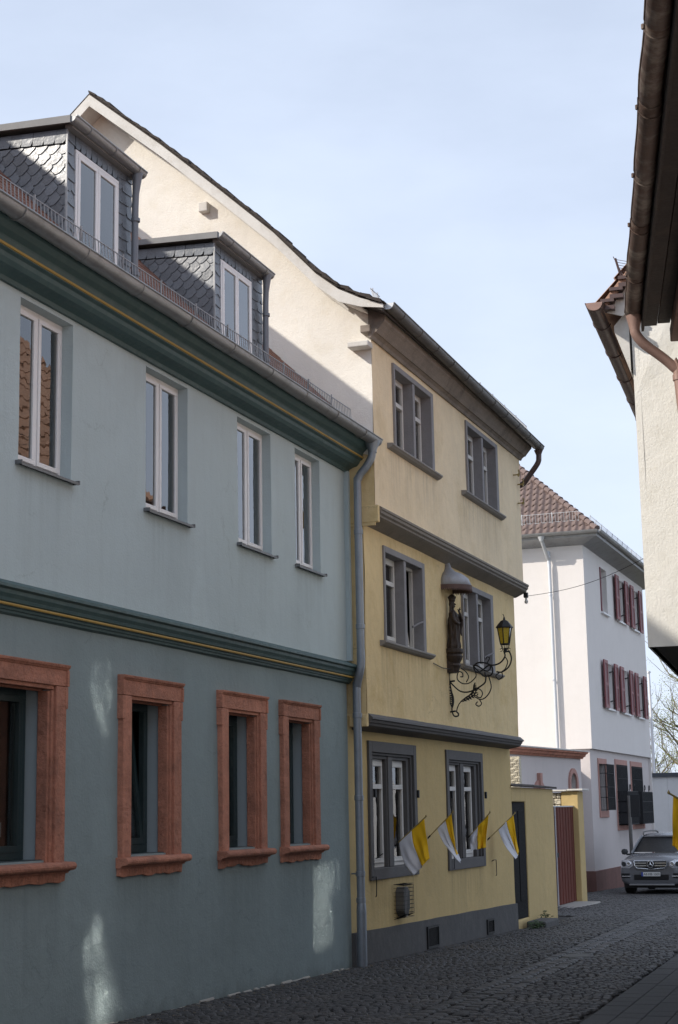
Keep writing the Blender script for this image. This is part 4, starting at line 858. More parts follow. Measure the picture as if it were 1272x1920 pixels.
# ============================================================ YARD WALL, GATE, FAR YARD WALL
def yard():
    T = thing('yard_wall', (-7.12, 30, gz(30)), 'yellow plastered yard wall with a narrow charcoal door, joined to the yellow house', 'wall')
    w = MB(); z0 = -1.0; zt = 2.12
    def seg(a, b, za, zb):
        f = lambda y: -7.12-.045*(y-28)
        w.add([(f(a),a,za),(f(b),b,za),(f(b),b,zb),(f(a),a,zb),(f(a)-.38,a,za),(f(b)-.38,b,za),(f(b)-.38,b,zb),(f(a)-.38,a,zb)], [(0,1,2,3),(7,6,5,4),(0,4,5,1),(3,2,6,7),(0,3,7,4),(1,5,6,2)])
    seg(28.03,28.16,z0,zt); seg(28.16,29.40,1.86,zt-.002); seg(29.40,32.3,z0,zt); seg(28.16,29.40,z0,gz(29)+.16)
    w.build('wall_body', M['yellow_low'], T, bevel=.02)
    d = MB().box(-7.24,-7.20,28.17,29.39,gz(29)+.165,1.855); d.box(-7.20,-7.19,28.28,28.72,.1,1.7); d.box(-7.20,-7.19,28.84,29.28,.1,1.7)
    door = d.build('door', M['door'], T, bevel=.004)
    MB().tube([(-7.2,28.30,.9),(-7.15,28.30,.9),(-7.15,28.42,.9)], .012, 6).build('handle', M['galv'], door)
    for k in range(11):
        y = 28.0+k*.395; x = -7.12-.045*(y-28); b = MB()
        b.add([(x+.06,y,zt+.005),(x+.06,y+.385,zt+.0),(x-.44,y+.385,zt+.06),(x-.44,y,zt+.065),(x+.06,y,zt+.035),(x+.06,y+.385,zt+.04+random.uniform(-.01,.01)),(x-.44,y+.385,zt+.10),(x-.44,y,zt+.10)], [(3,2,1,0),(4,5,6,7),(0,1,5,4),(1,2,6,5),(2,3,7,6),(3,0,4,7)])
        b.build('coping_stone', M['tile_dark'], T, bevel=.006)
    s = thing('stone_step', (-7.0,29.6,gz(29.6)), 'low worn stone block at the foot of the yellow yard wall beside the charcoal door', 'step')
    MB().box(-7.08,-6.72,28.7,29.75,gz(29.2)-.1,gz(29.2)+.13).build('block', M['grey_base'], s, bevel=.03)
    for (x, y, n, h, lab) in ((-6.82,28.35,34,.17,'low dark green weed clump against the grey plinth corner by the charcoal door'),(-7.04,30.0,26,.26,'leafy green weed growing behind the stone block at the yellow yard wall')):
        mb = MB(); rr = random.Random(n)
        for k in range(n*5):
            a = rr.uniform(0,6.28); r_ = rr.uniform(0,.30); px, py = x+r_*.5*math.cos(a), y+r_*1.2*math.sin(a); z = gz(y)+rr.uniform(.0,h)*(1-r_*1.5); s_ = rr.uniform(.018,.04); t = rr.uniform(0,3)
            dx, dy, dz = math.cos(t)*s_, math.sin(t)*s_, rr.uniform(-.3,.9)*s_
            mb.add([(px-dx,py-dy,z),(px+dy*.5,py-dx*.5,z+s_*.3),(px+dx,py+dy,z+dz),(px-dy*.5,py+dx*.5,z+s_*.2)], [(0,1,2,3)])
        pl = thing('weed', (x,y,gz(y)), lab, 'plant')
        mb.build('foliage', M['leaf'], pl)
        st = MB()
        for k in range(7): st.tube([(x+rr.uniform(-.03,.03),y+rr.uniform(-.1,.1),gz(y)-.02),(x+rr.uniform(-.12,.12),y+rr.uniform(-.3,.3),gz(y)+h*.7)], .003, 4)
        st.build('stem', M['leaf'], pl)
    G = thing('gate', (-8.5, 37.6, gz(37.6)), 'red-brown double board gate between the yellow yard wall and the far yard wall', 'gate')
    zb, zt = gz(38)+.05, 1.77; y = 34.9; k = 0
    while y < 39.3:
        b = MB().box(-8.475,-8.43-(k%2)*.008,y+.008,y+.142,zb,zt+.0); b.build('board', M['gate'], G, bevel=.004); y += .15; k += 1
    MB().box(-8.49,-8.476,34.9,39.3,zb,zt-.01).build('backing', M['brown_paint'], G)
    MB().tube([(-8.40,37.2,zt+.01),(-8.40,37.2,zb)], .022, 6).build('drop_rod', M['galv'], G)
    MB().box(-8.45,-8.40,37.36,37.46,.62,.72).build('handle', M['iron'], G)
    MB().box(-8.50,-8.42,34.9,39.55,zt,zt+.03).build('top_rail', M['galv'], G)
    st = thing('threshold_slab', (-8.2,38,gz(38)), 'pale stone threshold slab in front of the red-brown gate', 'slab')
    MB().box(-8.7,-7.85,35.4,39.35,gz(38)-.12,gz(38)+.04).build('slab', M['stone_step'], st, bevel=.02)
    F = thing('end_wall', (-9.0, 39.8, gz(39.8)), 'short yellow and bare stone wall end standing past the red-brown gate', 'wall')
    MB().box(-8.72,-8.30,39.40,40.0,-1.2,2.15).build('pillar', M['yellow_low'], F, bevel=.02)
    r_ = 0; z = -1.2; rr = random.Random(5)
    MB().box(-10.6,-8.72,39.5,39.95,-1.2,2.12).build('core', M['rough_stone'], F)
    z = 1.1
    while z < 2.08:
        x = -10.6; h = rr.uniform(.10,.16)
        while x < -8.74:
            w_ = rr.uniform(.14,.30); x1 = min(x+w_, -8.73); p = rr.uniform(.0,.03)
            if x1-x > .05: MB().box(x+.01,x1-.01,39.44-p,39.52,z+.008,min(z+h,2.11)-.008).build('stone', M['rough_stone'], F, bevel=.015)
            x = x1
        z += h
    for k in range(6):
        x = -10.6+k*.41; MB().box(x,x+.39,39.30,40.10,2.15+.01*(k%2),2.19+.015*(k%2)).build('coping_tile', M['barge'], F, bevel=.01)
yard()

# ============================================================ WHITE HOUSE
def white_house():
    H = thing('white_house', (-9.7, 53, gz(53)), 'big white three-storey house with wine-red shutters and brown tiled hip roof', 'house')
    X, Y = -9.66, 48.18; Yf = 58.9
    lows = [(49.48,50.58,1.65,3.08),(52.30,54.15,1.22,3.12),(55.05,57.06,1.22,3.12)]
    ups = [(50.72,51.86,7.93,9.38),(53.50,54.62,7.95,9.38),(56.32,57.42,7.95,9.38),(50.77,51.95,4.87,6.31),(53.60,54.75,4.87,6.31),(56.40,57.50,4.87,6.31)]
    ups = [(a,b,c,d) for a,b,c,d in ups]
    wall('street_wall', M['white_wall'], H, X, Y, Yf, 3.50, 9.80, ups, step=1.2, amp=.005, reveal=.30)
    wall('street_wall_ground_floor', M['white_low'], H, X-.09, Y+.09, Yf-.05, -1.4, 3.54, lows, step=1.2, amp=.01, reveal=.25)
    g = MB(); g.box(-17,X,Y,Y+.1,3.50,9.80); g.build('side_wall', M['white_wall'], H)
    MB().box(-17,X-.09,Y+.09,Y+.2,-1.4,3.5).build('side_wall_ground_floor', M['white_low'], H)
    MB().box(-17,X-.005,Yf-.1,Yf,-1.4,9.8).build('far_wall', M['white_wall'], H); MB().box(-17.1,-17,Y,Yf,-1.4,9.8).build('back_wall', M['white_wall'], H)
    MB().box(-12.2,-12.1,Y+.3,Yf-.2,-1,9.7).build('inner_wall', M['room'], H)
    pl = MB().box(-9.90,X-.055,Y+.03,Yf-.03,-1.4,-.10); pl.box(-17,-9.9,Y+.03,Y+.13,-1.4,-.10); pl.build('plinth', M['plinth_stone'], H, bevel=.01)
    # roof: eaves corner (-9.17,47.68)
    ex, ey, ez, p = -9.10, 47.62, 10.02, .905
    xr = -13.3; d = ex-xr
    v = [(ex,ey,ez),(ex,Yf+.5,ez),(-17.5,Yf+.5,ez),(-17.5,ey,ez),(xr,ey+d,ez+d*p),(xr,Yf+.5-d,ez+d*p)]
    roof = MB().add(v, [(0,1,5,4),(1,2,5),(2,3,4,5),(3,0,4),(3,2,1,0)]).build('roof', M['tile_brown'], H)
    # tiles on the side slope
    W_, Lh = .222, .345; n = 10; prof = [(i/n, .030*math.sin(i/n*2*math.pi+.5)+.008) for i in range(n+1)]
    vs = []; c = math.cos(math.atan(p)); s_ = math.sin(math.atan(p))
    for (u, h) in prof:
        vs += [(u*W_*1.03, -.02*c - (h+.03)*s_, -.02*s_+(h+.03)*c), (u*W_*1.03, Lh*1.08*c-(h)*s_, Lh*1.08*s_+(h)*c), (u*W_*1.03, -.02*c-(h+.012)*s_, -.02*s_+(h+.012)*c)]
    fs = [(3*i,3*i+3,3*i+4,3*i+1) for i in range(n)]+[(3*i+2,3*i+5,3*i+3,3*i) for i in range(n)]
    me = bpy.data.meshes.new('roof_tile'); me.from_pydata(vs, [], fs); me.materials.append(M['tile_brown'])
    for q in me.polygons: q.use_smooth = True
    r_ = 0
    while r_ < 16:
        sy = r_*Lh*c; x = ex-.05-sy-W_
        k = 0
        while x > -13.6:
            inst('roof_tile', me, roof, (x, ey+sy, ez+sy*p+.01), (random.uniform(-.006,.006),0,random.uniform(-.006,.006))); x -= W_; k += 1
        r_ += 1
    hp = MB(); k = 0
    hd = Vector((xr-ex, d, d*p)).normalized()
    while k*.33 < 6.3:
        a = Vector((ex,ey,ez+.05))+hd*(k*.33-.05); b = a+hd*.38
        mb = MB().tube([a+Vector((0,0,.035)), b], [.105,.085], 8); mb.build('ridge_tile', M['tile_brown'], roof, smooth=True); k += 1
    eb = MB(); A_ = [(ex,ey,ez-.02),(ex-.02,ey+.02,ez-.14),(X-.01,Y+.01,9.70),(X-.2,Y+.2,9.70)]
    eb.v = A_+[(p_[0],Yf+.45,p_[2]) for p_ in A_]+[(-17.3,p_[1],p_[2]) for p_ in A_]
    for o_ in (4,8): eb.f += [(k_,k_+1,k_+1+o_,k_+o_) for k_ in range(3)]
    eb.build('eaves_box', M['zinc'], H)
    gutter('gutter', M['zinc'], H, ex+.06, ez+.02, ey-.05, Yf+.5, .085, joints=2)
    gutter('gutter', M['zinc'], H, ey-.06, ez+.02, -17.3, ex+.05, .085, joints=2, axis='x')
    snow_guard(H, ex-.30, ez+.27, 48.0, Yf, h=.28, sp=.1, post=.9, lean=.05)
    snow_guard(H, ey+.45, ez+.42, -13.5, -9.7, h=.30, sp=.09, post=.95, axis='x', lean=-.04, m=M['zinc_light'])
    pp = MB(); pp.tube(smooth_path([(-10.80,ey-.06,9.95),(-10.79,ey-.02,9.8),(-10.72,Y-.14,9.3),(-10.70,Y-.12,9.05),(-10.68,Y-.12,3.45)],3), .055, 10); pp.lathe((-10.80,ey-.06,0), [(.055,9.8),(.11,9.95)], 10)
    for z in (8.2,5.6): pp.lathe((-10.70,Y-.12,z), [(.055,-.03),(.068,-.025),(.068,.025),(.055,.03)], 10)
    pp.build('downpipe', M['zinc_light'], H, smooth=True)
    # upper windows with open shutters
    for i, (a, b, c_, d_) in enumerate(ups):
        w = MB().frame(X-.28,X-.22,a,b,c_,d_,.07); w.box(X-.28,X-.21,(a+b)/2-.04,(a+b)/2+.04,c_+.07,d_-.07); win = w.build('window', M['white_frame'], H)
        MB().box(X-.26,X-.25,a+.06,b-.06,c_+.06,d_-.06).build('pane', M['glass'], win)
        MB().box(X-.1,X+.09,a-.08,b+.02,c_-.07,c_-.02).build('sill', M['white_frame'], win)
        if i == 0:
            s_ = MB().box(X-.01,X+.03,a-.02,a+.10,c_+.02,d_-.02); s_.build('shutter', M['shutter'], win); 
        for sgn, e in ((1,a),(-1,b)):
            if i == 0: continue
            w_ = .57; z0, z1 = c_-.03, d_+.04
            ya, yb = (e-w_-.02, e-.01) if sgn > 0 else (e+.01, e+w_)
            leaf = MB().box(X+.075,X+.105,ya,yb,z0,z1).build('shutter', M['shutter'], win, bevel=.005)
            fr = MB(); fr.frame(X+.105,X+.125,ya,yb,z0,z1,.075,wb=.10,wt=.10); fr.box(X+.105,X+.12,ya+.075,yb-.075,(z0+z1)/2-.04,(z0+z1)/2+.04)
            fr.box(X+.02,X+.075,ya+.1,ya+.13,z0+.3,z0+.33); fr.box(X+.02,X+.075,yb-.13,yb-.1,z1-.33,z1-.3)
            fr.build('shutter_frame', M['shutter_in'], win)
        for z in (c_+.25, d_-.25):
            if i: MB().tube([(X-.06,b-.04,z),(X+.06,b-.16,z+.02)], .022, 5).build('shutter_stay', M['iron'], win)
    for i, (a, b, c_, d_) in enumerate(lows):
        t = MB().box(X-.12,X-.055,a-.12,b+.12,d_,d_+.17); t.box(X-.12,X-.05,a-.14,b+.14,c_-.20,c_); t.box(X-.12,X-.058,a-.12,a,c_,d_); t.box(X-.12,X-.058,b,b+.12,c_,d_)
        w = t.build('window', M['pink_stone'], H, bevel=.008)
        MB().frame(X-.30,X-.26,a,b,c_,d_,.08).build('window_frame', M['dark_frame'], w)
        MB().box(X-.285,X-.275,a+.06,b-.06,c_+.06,d_-.06).build('pane', M['glass_dark'], w)
        gr = MB()
        if i == 0:
            pr_ = .22
            for k in range(7): y = a+.02+(b-a-.04)*k/6; gr.box(X+pr_-.06,X+pr_-.03,y-.022,y+.022,c_+.02,d_-.02)
            for z in (c_+.02,c_+.4,(c_+d_)/2,d_-.3,d_-.03): gr.box(X+pr_-.055,X+pr_-.03,a,b,z,z+.018); gr.box(X-.06,X+pr_-.03,a,a+.015,z,z+.018); gr.box(X-.06,X+pr_-.03,b-.015,b,z,z+.018)
        else:
            for k in range(14): y = a+.02+(b-a-.04)*k/13; gr.box(X-.05,X-.03,y-.02,y+.02,c_+.8,d_)
            for z in (d_-.45,d_-.05): gr.box(X-.055,X-.03,a,b,z,z+.018)
            pr_ = .26; zt_ = c_+1.02
            for k in range(22): y = a-.05+(b-a+.1)*k/21; gr.box(X+pr_-.02,X+pr_+.008,y-.02,y+.02,c_-.02,zt_)
            for k in range(8): xx = X+pr_*k/7; gr.box(xx-.018,xx+.018,a-.06,a-.04,c_-.02,zt_); gr.box(xx-.018,xx+.018,b+.04,b+.06,c_-.02,zt_)
            for z in (c_-.02,c_+.35,c_+.7,zt_): gr.box(X+pr_-.015,X+pr_+.012,a-.06,b+.06,z,z+.025); gr.box(X-.05,X+pr_,a-.06,a-.03,z,z+.025); gr.box(X-.05,X+pr_,b+.03,b+.06,z,z+.025)
            gr.box(X-.05,X+pr_-.02,a-.02,b+.02,c_-.03,c_-.005)
            for cy_ in (a+(b-a)*.3,a+(b-a)*.75):
                gr.tube([(X+pr_,q[0],q[1]) for q in spiral((cy_,zt_+.13),.04,.16,-90,230,16)], .014, 5)
        gr.build('grille', M['iron_dark'], w)
white_house()
def window_shades():
    # dark rolled screen boards standing inside the two big ground floor baskets
    pass
def annex():
    A = thing('annex_building', (-9.6, 42, gz(42)), 'low whitewashed annex with red stone cornice and small arched window', 'building')
    a = Vector((-10.02, 39.15)); b = Vector((-9.38, 45.1)); d = (b-a); Ln = d.length; d.normalize(); n = Vector((d.y, -d.x))
    mp = lambda u, z, o: (a.x+d.x*u+n.x*o, a.y+d.y*u+n.y*o, z)
    def bx(mb, u0, u1, z0, z1, o0, o1): return mb.prism([(u0,z0),(u1,z0),(u1,z1),(u0,z1)], mp, o0, o1)
    w0, w1 = Ln-1.05, Ln-.52; aw = (w0+w1)/2; rad = (w1-w0)/2; zs = 2.42
    m = MB(); bx(m, 0, w0, -1.4, 3.1, -.3, 0); bx(m, w1, Ln, -1.4, 3.1, -.3, 0); bx(m, w0, w1, -1.4, 1.9, -.3, 0)
    arc = [(aw+rad*math.cos(R(t)), zs+rad*1.05*math.sin(R(t))) for t in range(180,-1,-20)]
    m.prism([(w0,3.1)]+arc+[(w1,3.1)], mp, -.3, 0)
    m.build('wall_body', M['white_low'], A)
    # trim ring
    t = MB(); o = [(aw+(rad+.13)*math.cos(R(q)), zs+(rad+.13)*1.05*math.sin(R(q))) for q in range(180,-1,-20)]
    for i in range(len(arc)-1): t.prism([arc[i],arc[i+1],o[i+1],o[i]], mp, -.02, .05)
    bx(t, w0-.13, w0, 1.9, zs, -.02, .05); bx(t, w1, w1+.13, 1.9, zs, -.02, .05)
    win = t.build('window', M['pink_stone'], A, bevel=.006)
    g = MB(); bx(g, w0, w1, 1.9, zs+rad*1.05, -.16, -.15); g.build('pane', M['glass_dark'], win)
    g = MB(); bx(g, w0, w1, 1.95, zs+.1, -.4, -.38); g.build('curtain', M['blind'], win)
    t = MB(); aw2 = 2.35; zz = 2.0; r2 = .48
    in_ = [(aw2+.26*math.cos(R(q)), zz+.26*math.sin(R(q))) for q in range(180,-1,-15)]; ou = [(aw2+r2*math.cos(R(q)), zz+r2*math.sin(R(q))) for q in range(180,-1,-15)]
    for i in range(len(in_)-1): t.prism([in_[i],in_[i+1],ou[i+1],ou[i]], mp, -.02, .05)
    t.prism([(aw2-.07,zz+.24),(aw2+.07,zz+.24),(aw2+.09,zz+.66),(aw2-.09,zz+.66)], mp, -.02, .10)
    bx(t, aw2-.48, aw2-.26, .0, zz, -.02, .05); bx(t, aw2+.26, aw2+.48, .0, zz, -.02, .05)
    t.build('door_arch', M['pink_stone'], A, bevel=.01)
    g = MB(); bx(g, aw2-.26, aw2+.26, -.6, zz+.25, -.01, .012); g.build('door', M['brown_paint'], A)
    c = MB(); c.prism([(0,3.1),(0.06,3.1),(.09,3.15),(.14,3.16),(.16,3.22),(.22,3.24),(.22,3.28),(-.35,3.34),(-.35,3.1)], lambda o_,z,u: mp(u,z,o_), -.1, Ln+.02).build('cornice', M['sandstone'], A)
    r_ = MB(); r_.prism([(-.3,3.1),(.25,3.29),(.25,3.32),(-2.8,3.60),(-2.8,3.1)], lambda o_,z,u: mp(u,z,o_), -.1, Ln+.10); r_.build('roof', M['barge'], A)
    MB().box(-12.8,-9.42,45.0,45.1,-1.4,3.1).build('side_wall', M['white_low'], A)
    MB().box(-12.8,-10.06,45.1,48.26,-1.4,2.85).build('unseen_shade_block', M['white_low'], A)  # out-of-view box behind the annex, added to shade the white house's side strip
    # lit brick pier at the near end
    P = thing('brick_wall', (-10.3, 38.7, gz(38.7)), 'sunlit whitewashed brick pier under the near end of the red stone cornice', 'wall')
    MB().box(-11.2,-9.62,38.92,39.10,-1.2,3.02).build('core', M['rough_stone'], P)
    z = 1.9; r_ = 0; mb = MB().box(0,.205,0,.06,0,.06); me = bpy.data.meshes.new('brick'); me.from_pydata(mb.v, [], mb.f); me.materials.append(M['rough_stone'])
    while z < 2.96:
        x = -11.1+(r_%2)*.11
        while x < -9.66: 
            inst('brick', me, P, (x, 38.885-random.uniform(0,.012), z), (0,0,random.uniform(-.02,.02)), (min(1,(-9.62-x)/.205),1,1)); x += .22
        z += .072; r_ += 1
annex()

# ============================================================ RIGHT HAND HOUSES
def far_right_house():
    H = thing('gabled_house', (-2.45, 15.1, gz(15.1)), 'pale rough-rendered jettied house on the right with brown gutter on its left eave', 'house', rotz=R(4.2), local=True)
    g0 = gz(15.1); z = lambda w: w-g0                 # local z from world height
    D = 7.0; xr = 2.3; sl = 1.2; ze = 6.30
    m = MB(); nx, nz = 14, 9; x0, x1, za, zb = 0.0, 4.6, 3.19, ze
    # front wall with rough low-frequency unevenness, gable above
    vs = []; fs = []
    def zt(x): return ze+ (sl*x if x < xr else sl*(2*xr-x))
    for i in range(nx+1):
        x = x0+(x1-x0)*i/nx
        for j in range(nz+1):
            zz = za+(zt(x)-za)*j/nz
            vs.append((x, .012*noise.noise(Vector((x*1.3,zz*1.3,2)))*2 , z(zz)))
    for i in range(nx):
        for j in range(nz): fs.append((i*(nz+1)+j,(i+1)*(nz+1)+j,(i+1)*(nz+1)+j+1,i*(nz+1)+j+1))
    MB().add(vs, fs).build('gable_wall', M['white_rough'], H)
    sw = MB(); wa, wb, wc, wd = .35, 1.45, 3.62, 4.72
    sw.box(0,.06,.0,wa,z(3.19),z(ze)); sw.box(0,.06,wb,D,z(3.19),z(ze)); sw.box(0,.06,wa,wb,z(3.19),z(wc)); sw.box(0,.06,wa,wb,z(wd),z(ze)); sw.build('street_wall', M['white_rough'], H)
    f = MB().frame(.03,.07,wa,wb,z(wc),z(wd),.05); f.box(.03,.07,wb-.26,wb-.18,z(wc)+.05,z(wd)-.05); q = f.build('window', M['cream_frame'], H)
    MB().box(.045,.055,wa+.04,wb-.04,z(wc)+.04,z(wd)-.04).build('pane', M['glass_bright'], q)
    MB().box(1.5,1.6,.1,D-.1,z(3.3),z(6.2)).build('inner_wall', M['room'], H)
    MB().box(.02,4.58,.02,D-.02,z(3.19),z(3.3)).build('jetty_underside', M['grey_base'], H)
    b = MB().box(1.25,4.5,.5,D,-.5,z(3.2)); b.build('ground_floor', M['white_low'], H)
    MB().box(4.52,4.6,.0,D,z(3.2),z(ze)).build('back_wall', M['white_low'], H); 
    bb = MB(); bb.prism([(0,3.2),(4.6,3.2),(4.6,ze),(xr,ze+sl*xr),(0,ze)], lambda a,c,d: (a,d,z(c)), D-.08, D); bb.build('far_gable', M['white_low'], H)
    # box eave, verge, roof
    MB().prism([(-.02,5.86),(-.02,6.5),(-.16,6.34),(-.16,6.28)], lambda a,c,d: (a,d,z(c)), -.03, D).build('eaves_box', M['barge'], H)
    rf = MB(); e = (-.26, 6.50-.08)
    top = [(e[0],e[1]+.10),(xr,e[1]+.10+sl*(xr-e[0])),(2*xr-e[0],e[1]+.10)]; bot = [(x, zz-.09) for x, zz in top]
    roof = MB().prism(top+bot[::-1], lambda a,c,d: (a,d,z(c)), -.20, D+.2).build('roof', M['tile_orange'], H)
    v = MB(); bt = [(x, zz-.10) for x, zz in top[:2]]; v.prism([(bt[0][0]+.05,bt[0][1]+.03),(bt[1][0],bt[1][1]),(bt[1][0],bt[1][1]-.20),(bt[0][0]+.2,bt[0][1]-.02)], lambda a,c,d: (a,d,z(c)), -.14, -.12); v.build('verge_board', M['barge'], H)
    k = 0
    t = MB()
    for i in range(40):
        x = e[0]+.09*i; zz = e[1]+.11+sl*.09*i
        t.box(x, x+.13, -.235, -.1, z(zz+.0), z(zz)+.032)
        t.box(x, x+.13, -.215, -.1, z(zz-.07), z(zz)-.03)
    tag(t.build('verge_tiles', M['dark_brown_metal'], roof), kind='stuff')
    t = MB(); cs, sn = math.cos(math.atan(sl)), math.sin(math.atan(sl))
    for r_ in range(13):
        y = -.18
        while y < D+.1:
            x = e[0]-.03+r_*.30*cs; zz = e[1]+.11+r_*.30*sn; k = random.uniform(0,.008)
            t.add([(x-.02,y,z(zz)+.02+k),(x-.02,y+.2,z(zz)+.02+k),(x+.34*cs,y+.2,z(zz)+.34*sn),(x+.34*cs,y,z(zz)+.34*sn),(x,y,z(zz)-.01),(x,y+.2,z(zz)-.01),(x-.04,y+.1,z(zz)+.05+k),(x+.34*cs-.02,y+.1,z(zz)+.34*sn+.03)], [(0,6,7,3),(6,1,2,7),(4,5,1,6,0)]); y += .215
    tag(t.build('roof_tiles', M['tile_orange'], roof), kind='stuff')
    q = gutter('gutter', M['dark_brown_metal'], H, -.31, z(6.50), -.33, D+.15, .085, joints=1.05)
    aa = [(-.31+.08*math.cos(R(t_)), z(6.50)+.08*math.sin(R(t_))) for t_ in range(180,361,20)]
    MB().prism(aa, lambda a,c,d: (a,d,c), -.345, -.333).build('gutter_end_cap', M['brown_pipe'], H)
    sg = MB()
    sg.tube([(-.04,-.16,z(6.72)),(-.10,-.17,z(6.98))], .012, 5); sg.tube([(-.12,-.17,z(7.0)),(.0,-.16,z(6.72))], .006, 4)
    for k in range(5): sg.tube([(-.10+.012*k,-.17,z(6.97-.03*k)),(.22,-.15,z(6.88)-.03*k)], .003, 4)
    sg.tube([(-.10,-.17,z(6.98)),(-.15,4,z(6.98))], .006, 4); sg.tube([(-.05,-.17,z(6.80)),(-.1,4,z(6.80))], .006, 4)
    sg.build('snow_guard', M['dark_brown_metal'], H)
def near_right_house():
    H = thing('eaves_house', (-1.845, 14.35, gz(14.35)), 'near house at the right edge with rusty gutter and dark wooden eaves overhead', 'house', rotz=math.atan(.2035), local=True)
    g0 = gz(14.35); z = lambda w: w-g0
    D = -27
    # street wall with windows (seen in the reflections)
    ws = []
    for k in range(7): ws += [(-3.75-3.4*k, -2.75-3.4*k, z(1.5), z(2.9)), (-3.75-3.4*k, -2.75-3.4*k, z(4.1), z(5.2))]
    w = wall('street_wall', M['white_low'], H, 0, D, -.02, -.6, z(6.1), [(a,b,c,d) for a,b,c,d in ws], step=1.5, amp=.01, face=-1, reveal=.15)
    for a,b,c,d in ws:
        f = MB().frame(.10,.15,a,b,c,d,.07); f.box(.10,.15,(a+b)/2-.04,(a+b)/2+.04,c+.07,d-.07); q = f.build('window', M['cream_frame'], H)
        for pa, pb in ((a+.07,(a+b)/2-.05),((a+b)/2+.05,b-.07)):
            an = random.uniform(-.035,.035); tl = random.uniform(-.03,.03); pm = MB().box(-.005,.005,pa,pb,c+.07,d-.07); m_ = (pa+pb)/2
            pm.v = [(.115+v[0]+(v[1]-m_)*an+(v[2]-(c+d)/2)*tl, v[1], v[2]) for v in pm.v]; pm.build('pane', M['glass_opposite'], q)
        MB().box(-.07,.10,a-.06,b+.06,c-.08,c-.0).build('sill', M['pink_stone'], q)
    MB().box(.0,7,-.02,.0,-.6,z(6.05)).build('end_wall', M['white_rough'], H)
    MB().box(6.9,7,D,-.02,-.6,z(6.05)).build('back_wall', M['white_low'], H)
    MB().box(1.5,1.6,D,-.1,-.6,z(6.0)).build('inner_wall', M['room'], H)
    e = MB(); e.prism([(0,3.0),(0,6.0),(3.6,8.5),(7,6.0),(7,3.0)], lambda a,c,d: (a,d,z(c)), D, D+.1).build('near_gable', M['white_low'], H)
    e = MB(); e.prism([(0,6.0),(3.6,8.5),(7,6.0)], lambda a,c,d: (a,d,z(c)), -.08, -.02).build('far_gable', M['white_rough'], H)
    top = [(-.42,6.20),(3.5,9.0),(7.5,6.1)]; bot = [(-.42,6.13),(3.5,8.9),(7.5,6.0)]
    roof = MB().prism(top+bot[::-1], lambda a,c,d: (a,d,z(c)), D-.2, .08).build('roof', M['tile_orange'], H)
    t = MB()
    for r_ in range(16):
        s0 = r_*.33; y = -20.0
        while y < .05:
            x = -.46+s0*.81; zz = 6.23+s0*.58
            t.add([(x,y,z(zz)+.02),(x,y+.22,z(zz)+.02),(x+.30,y+.22,z(zz)+.20),(x+.30,y,z(zz)+.20),(x,y,z(zz)-.01),(x,y+.22,z(zz)-.01),(x,y+.11,z(zz)+.05),(x+.30,y+.11,z(zz)+.23)], [(0,6,7,3),(6,1,2,7),(4,5,1,6,0)]); y += .235
    tag(t.build('roof_tiles', M['tile_orange'], roof), kind='stuff')
    dw = MB().frame(.28,.34,-3.48,-3.02,z(6.74),z(7.36),.05); dw.box(.34,1.5,-3.48,-3.44,z(6.7),z(7.36)); dw.box(.34,1.5,-3.06,-3.02,z(6.7),z(7.36)); dw.box(.22,1.6,-3.56,-2.94,z(7.36),z(7.40))
    dd = dw.build('roof_window', M['dark_wood'], H); MB().box(.30,.31,-3.44,-3.06,z(6.78),z(7.32)).build('pane', M['glass_opposite'], dd)
    # eave underside: boards, rafters ends, fascia
    k = 0
    xs = [-.36,-.24,-.12,0.0]
    for a, b in zip(xs, xs[1:]): MB().box(a+.004,b-.004,D,-.01,z(6.06)+(a+.36)*.15,z(6.09)+(a+.36)*.15).build('soffit_board', M['dark_wood'], H, bevel=.004)
    MB().box(-.385,-.36,D,.02,z(6.02),z(6.17)).build('fascia_board', M['dark_wood'], H, bevel=.004)
    MB().box(-.13,-.03,D,-.0,z(5.90),z(6.03)).build('wall_plate', M['brown_paint'], H, bevel=.01)
    # old rusty gutter in overlapping lengths, with a wavy front edge
    mb = MB(); n = 10; y = D; xg, zg, r0 = -.455, z(6.17), .075
    ys = []; lens = [1.15,1.2,1.0,1.15,1.1,1.0,1.2,1.15,1.1,1.0,1.2,1.1,1.1,1.1,1.1,1.1,1.1,1.1,1.1,1.1,1.1,1.1,1.1,1.1]
    y = -.12; k = 0
    while y > D:
        y0 = y-lens[k % len(lens)]; rr = r0+(.003 if k % 2 else -.001); ring = []; st = 6
        for q in range(st+1):
            yy = y+(y0-.05-y)*q/st; wv = .010*noise.noise(Vector((yy*1.1,0,7)))*2
            ring.append([(xg+wv+rr*math.cos(math.pi+math.pi*i/n), yy, zg+.006*noise.noise(Vector((yy*.8,3,1)))+rr*math.sin(math.pi+math.pi*i/n)) for i in range(n+1)])
        b = len(mb.v); mb.v += [p for g in ring for p in g]
        for q in range(st):
            for i in range(n): mb.f.append((b+q*(n+1)+i, b+q*(n+1)+i+1, b+(q+1)*(n+1)+i+1, b+(q+1)*(n+1)+i))
        mb.tube([(p[0]-.002,p[1],p[2]) for p in (g[0] for g in ring)], .010, 6)
        mb.tube([(xg+(rr+.007)*math.cos(math.pi+math.pi*i/n), y0+.1, zg+(rr+.007)*math.sin(math.pi+math.pi*i/n)) for i in range(n+1)], .007, 5)
        mb.tube([(xg-rr-.012, y0+.1, zg-.01),(xg-rr-.012,y0+.1,zg+.02)], .012, 5)
        y = y0; k += 1
    g = mb.build('gutter', M['rust'], H, smooth=True)
    s_ = g.modifiers.new('solid', 'SOLIDIFY'); s_.thickness = .004
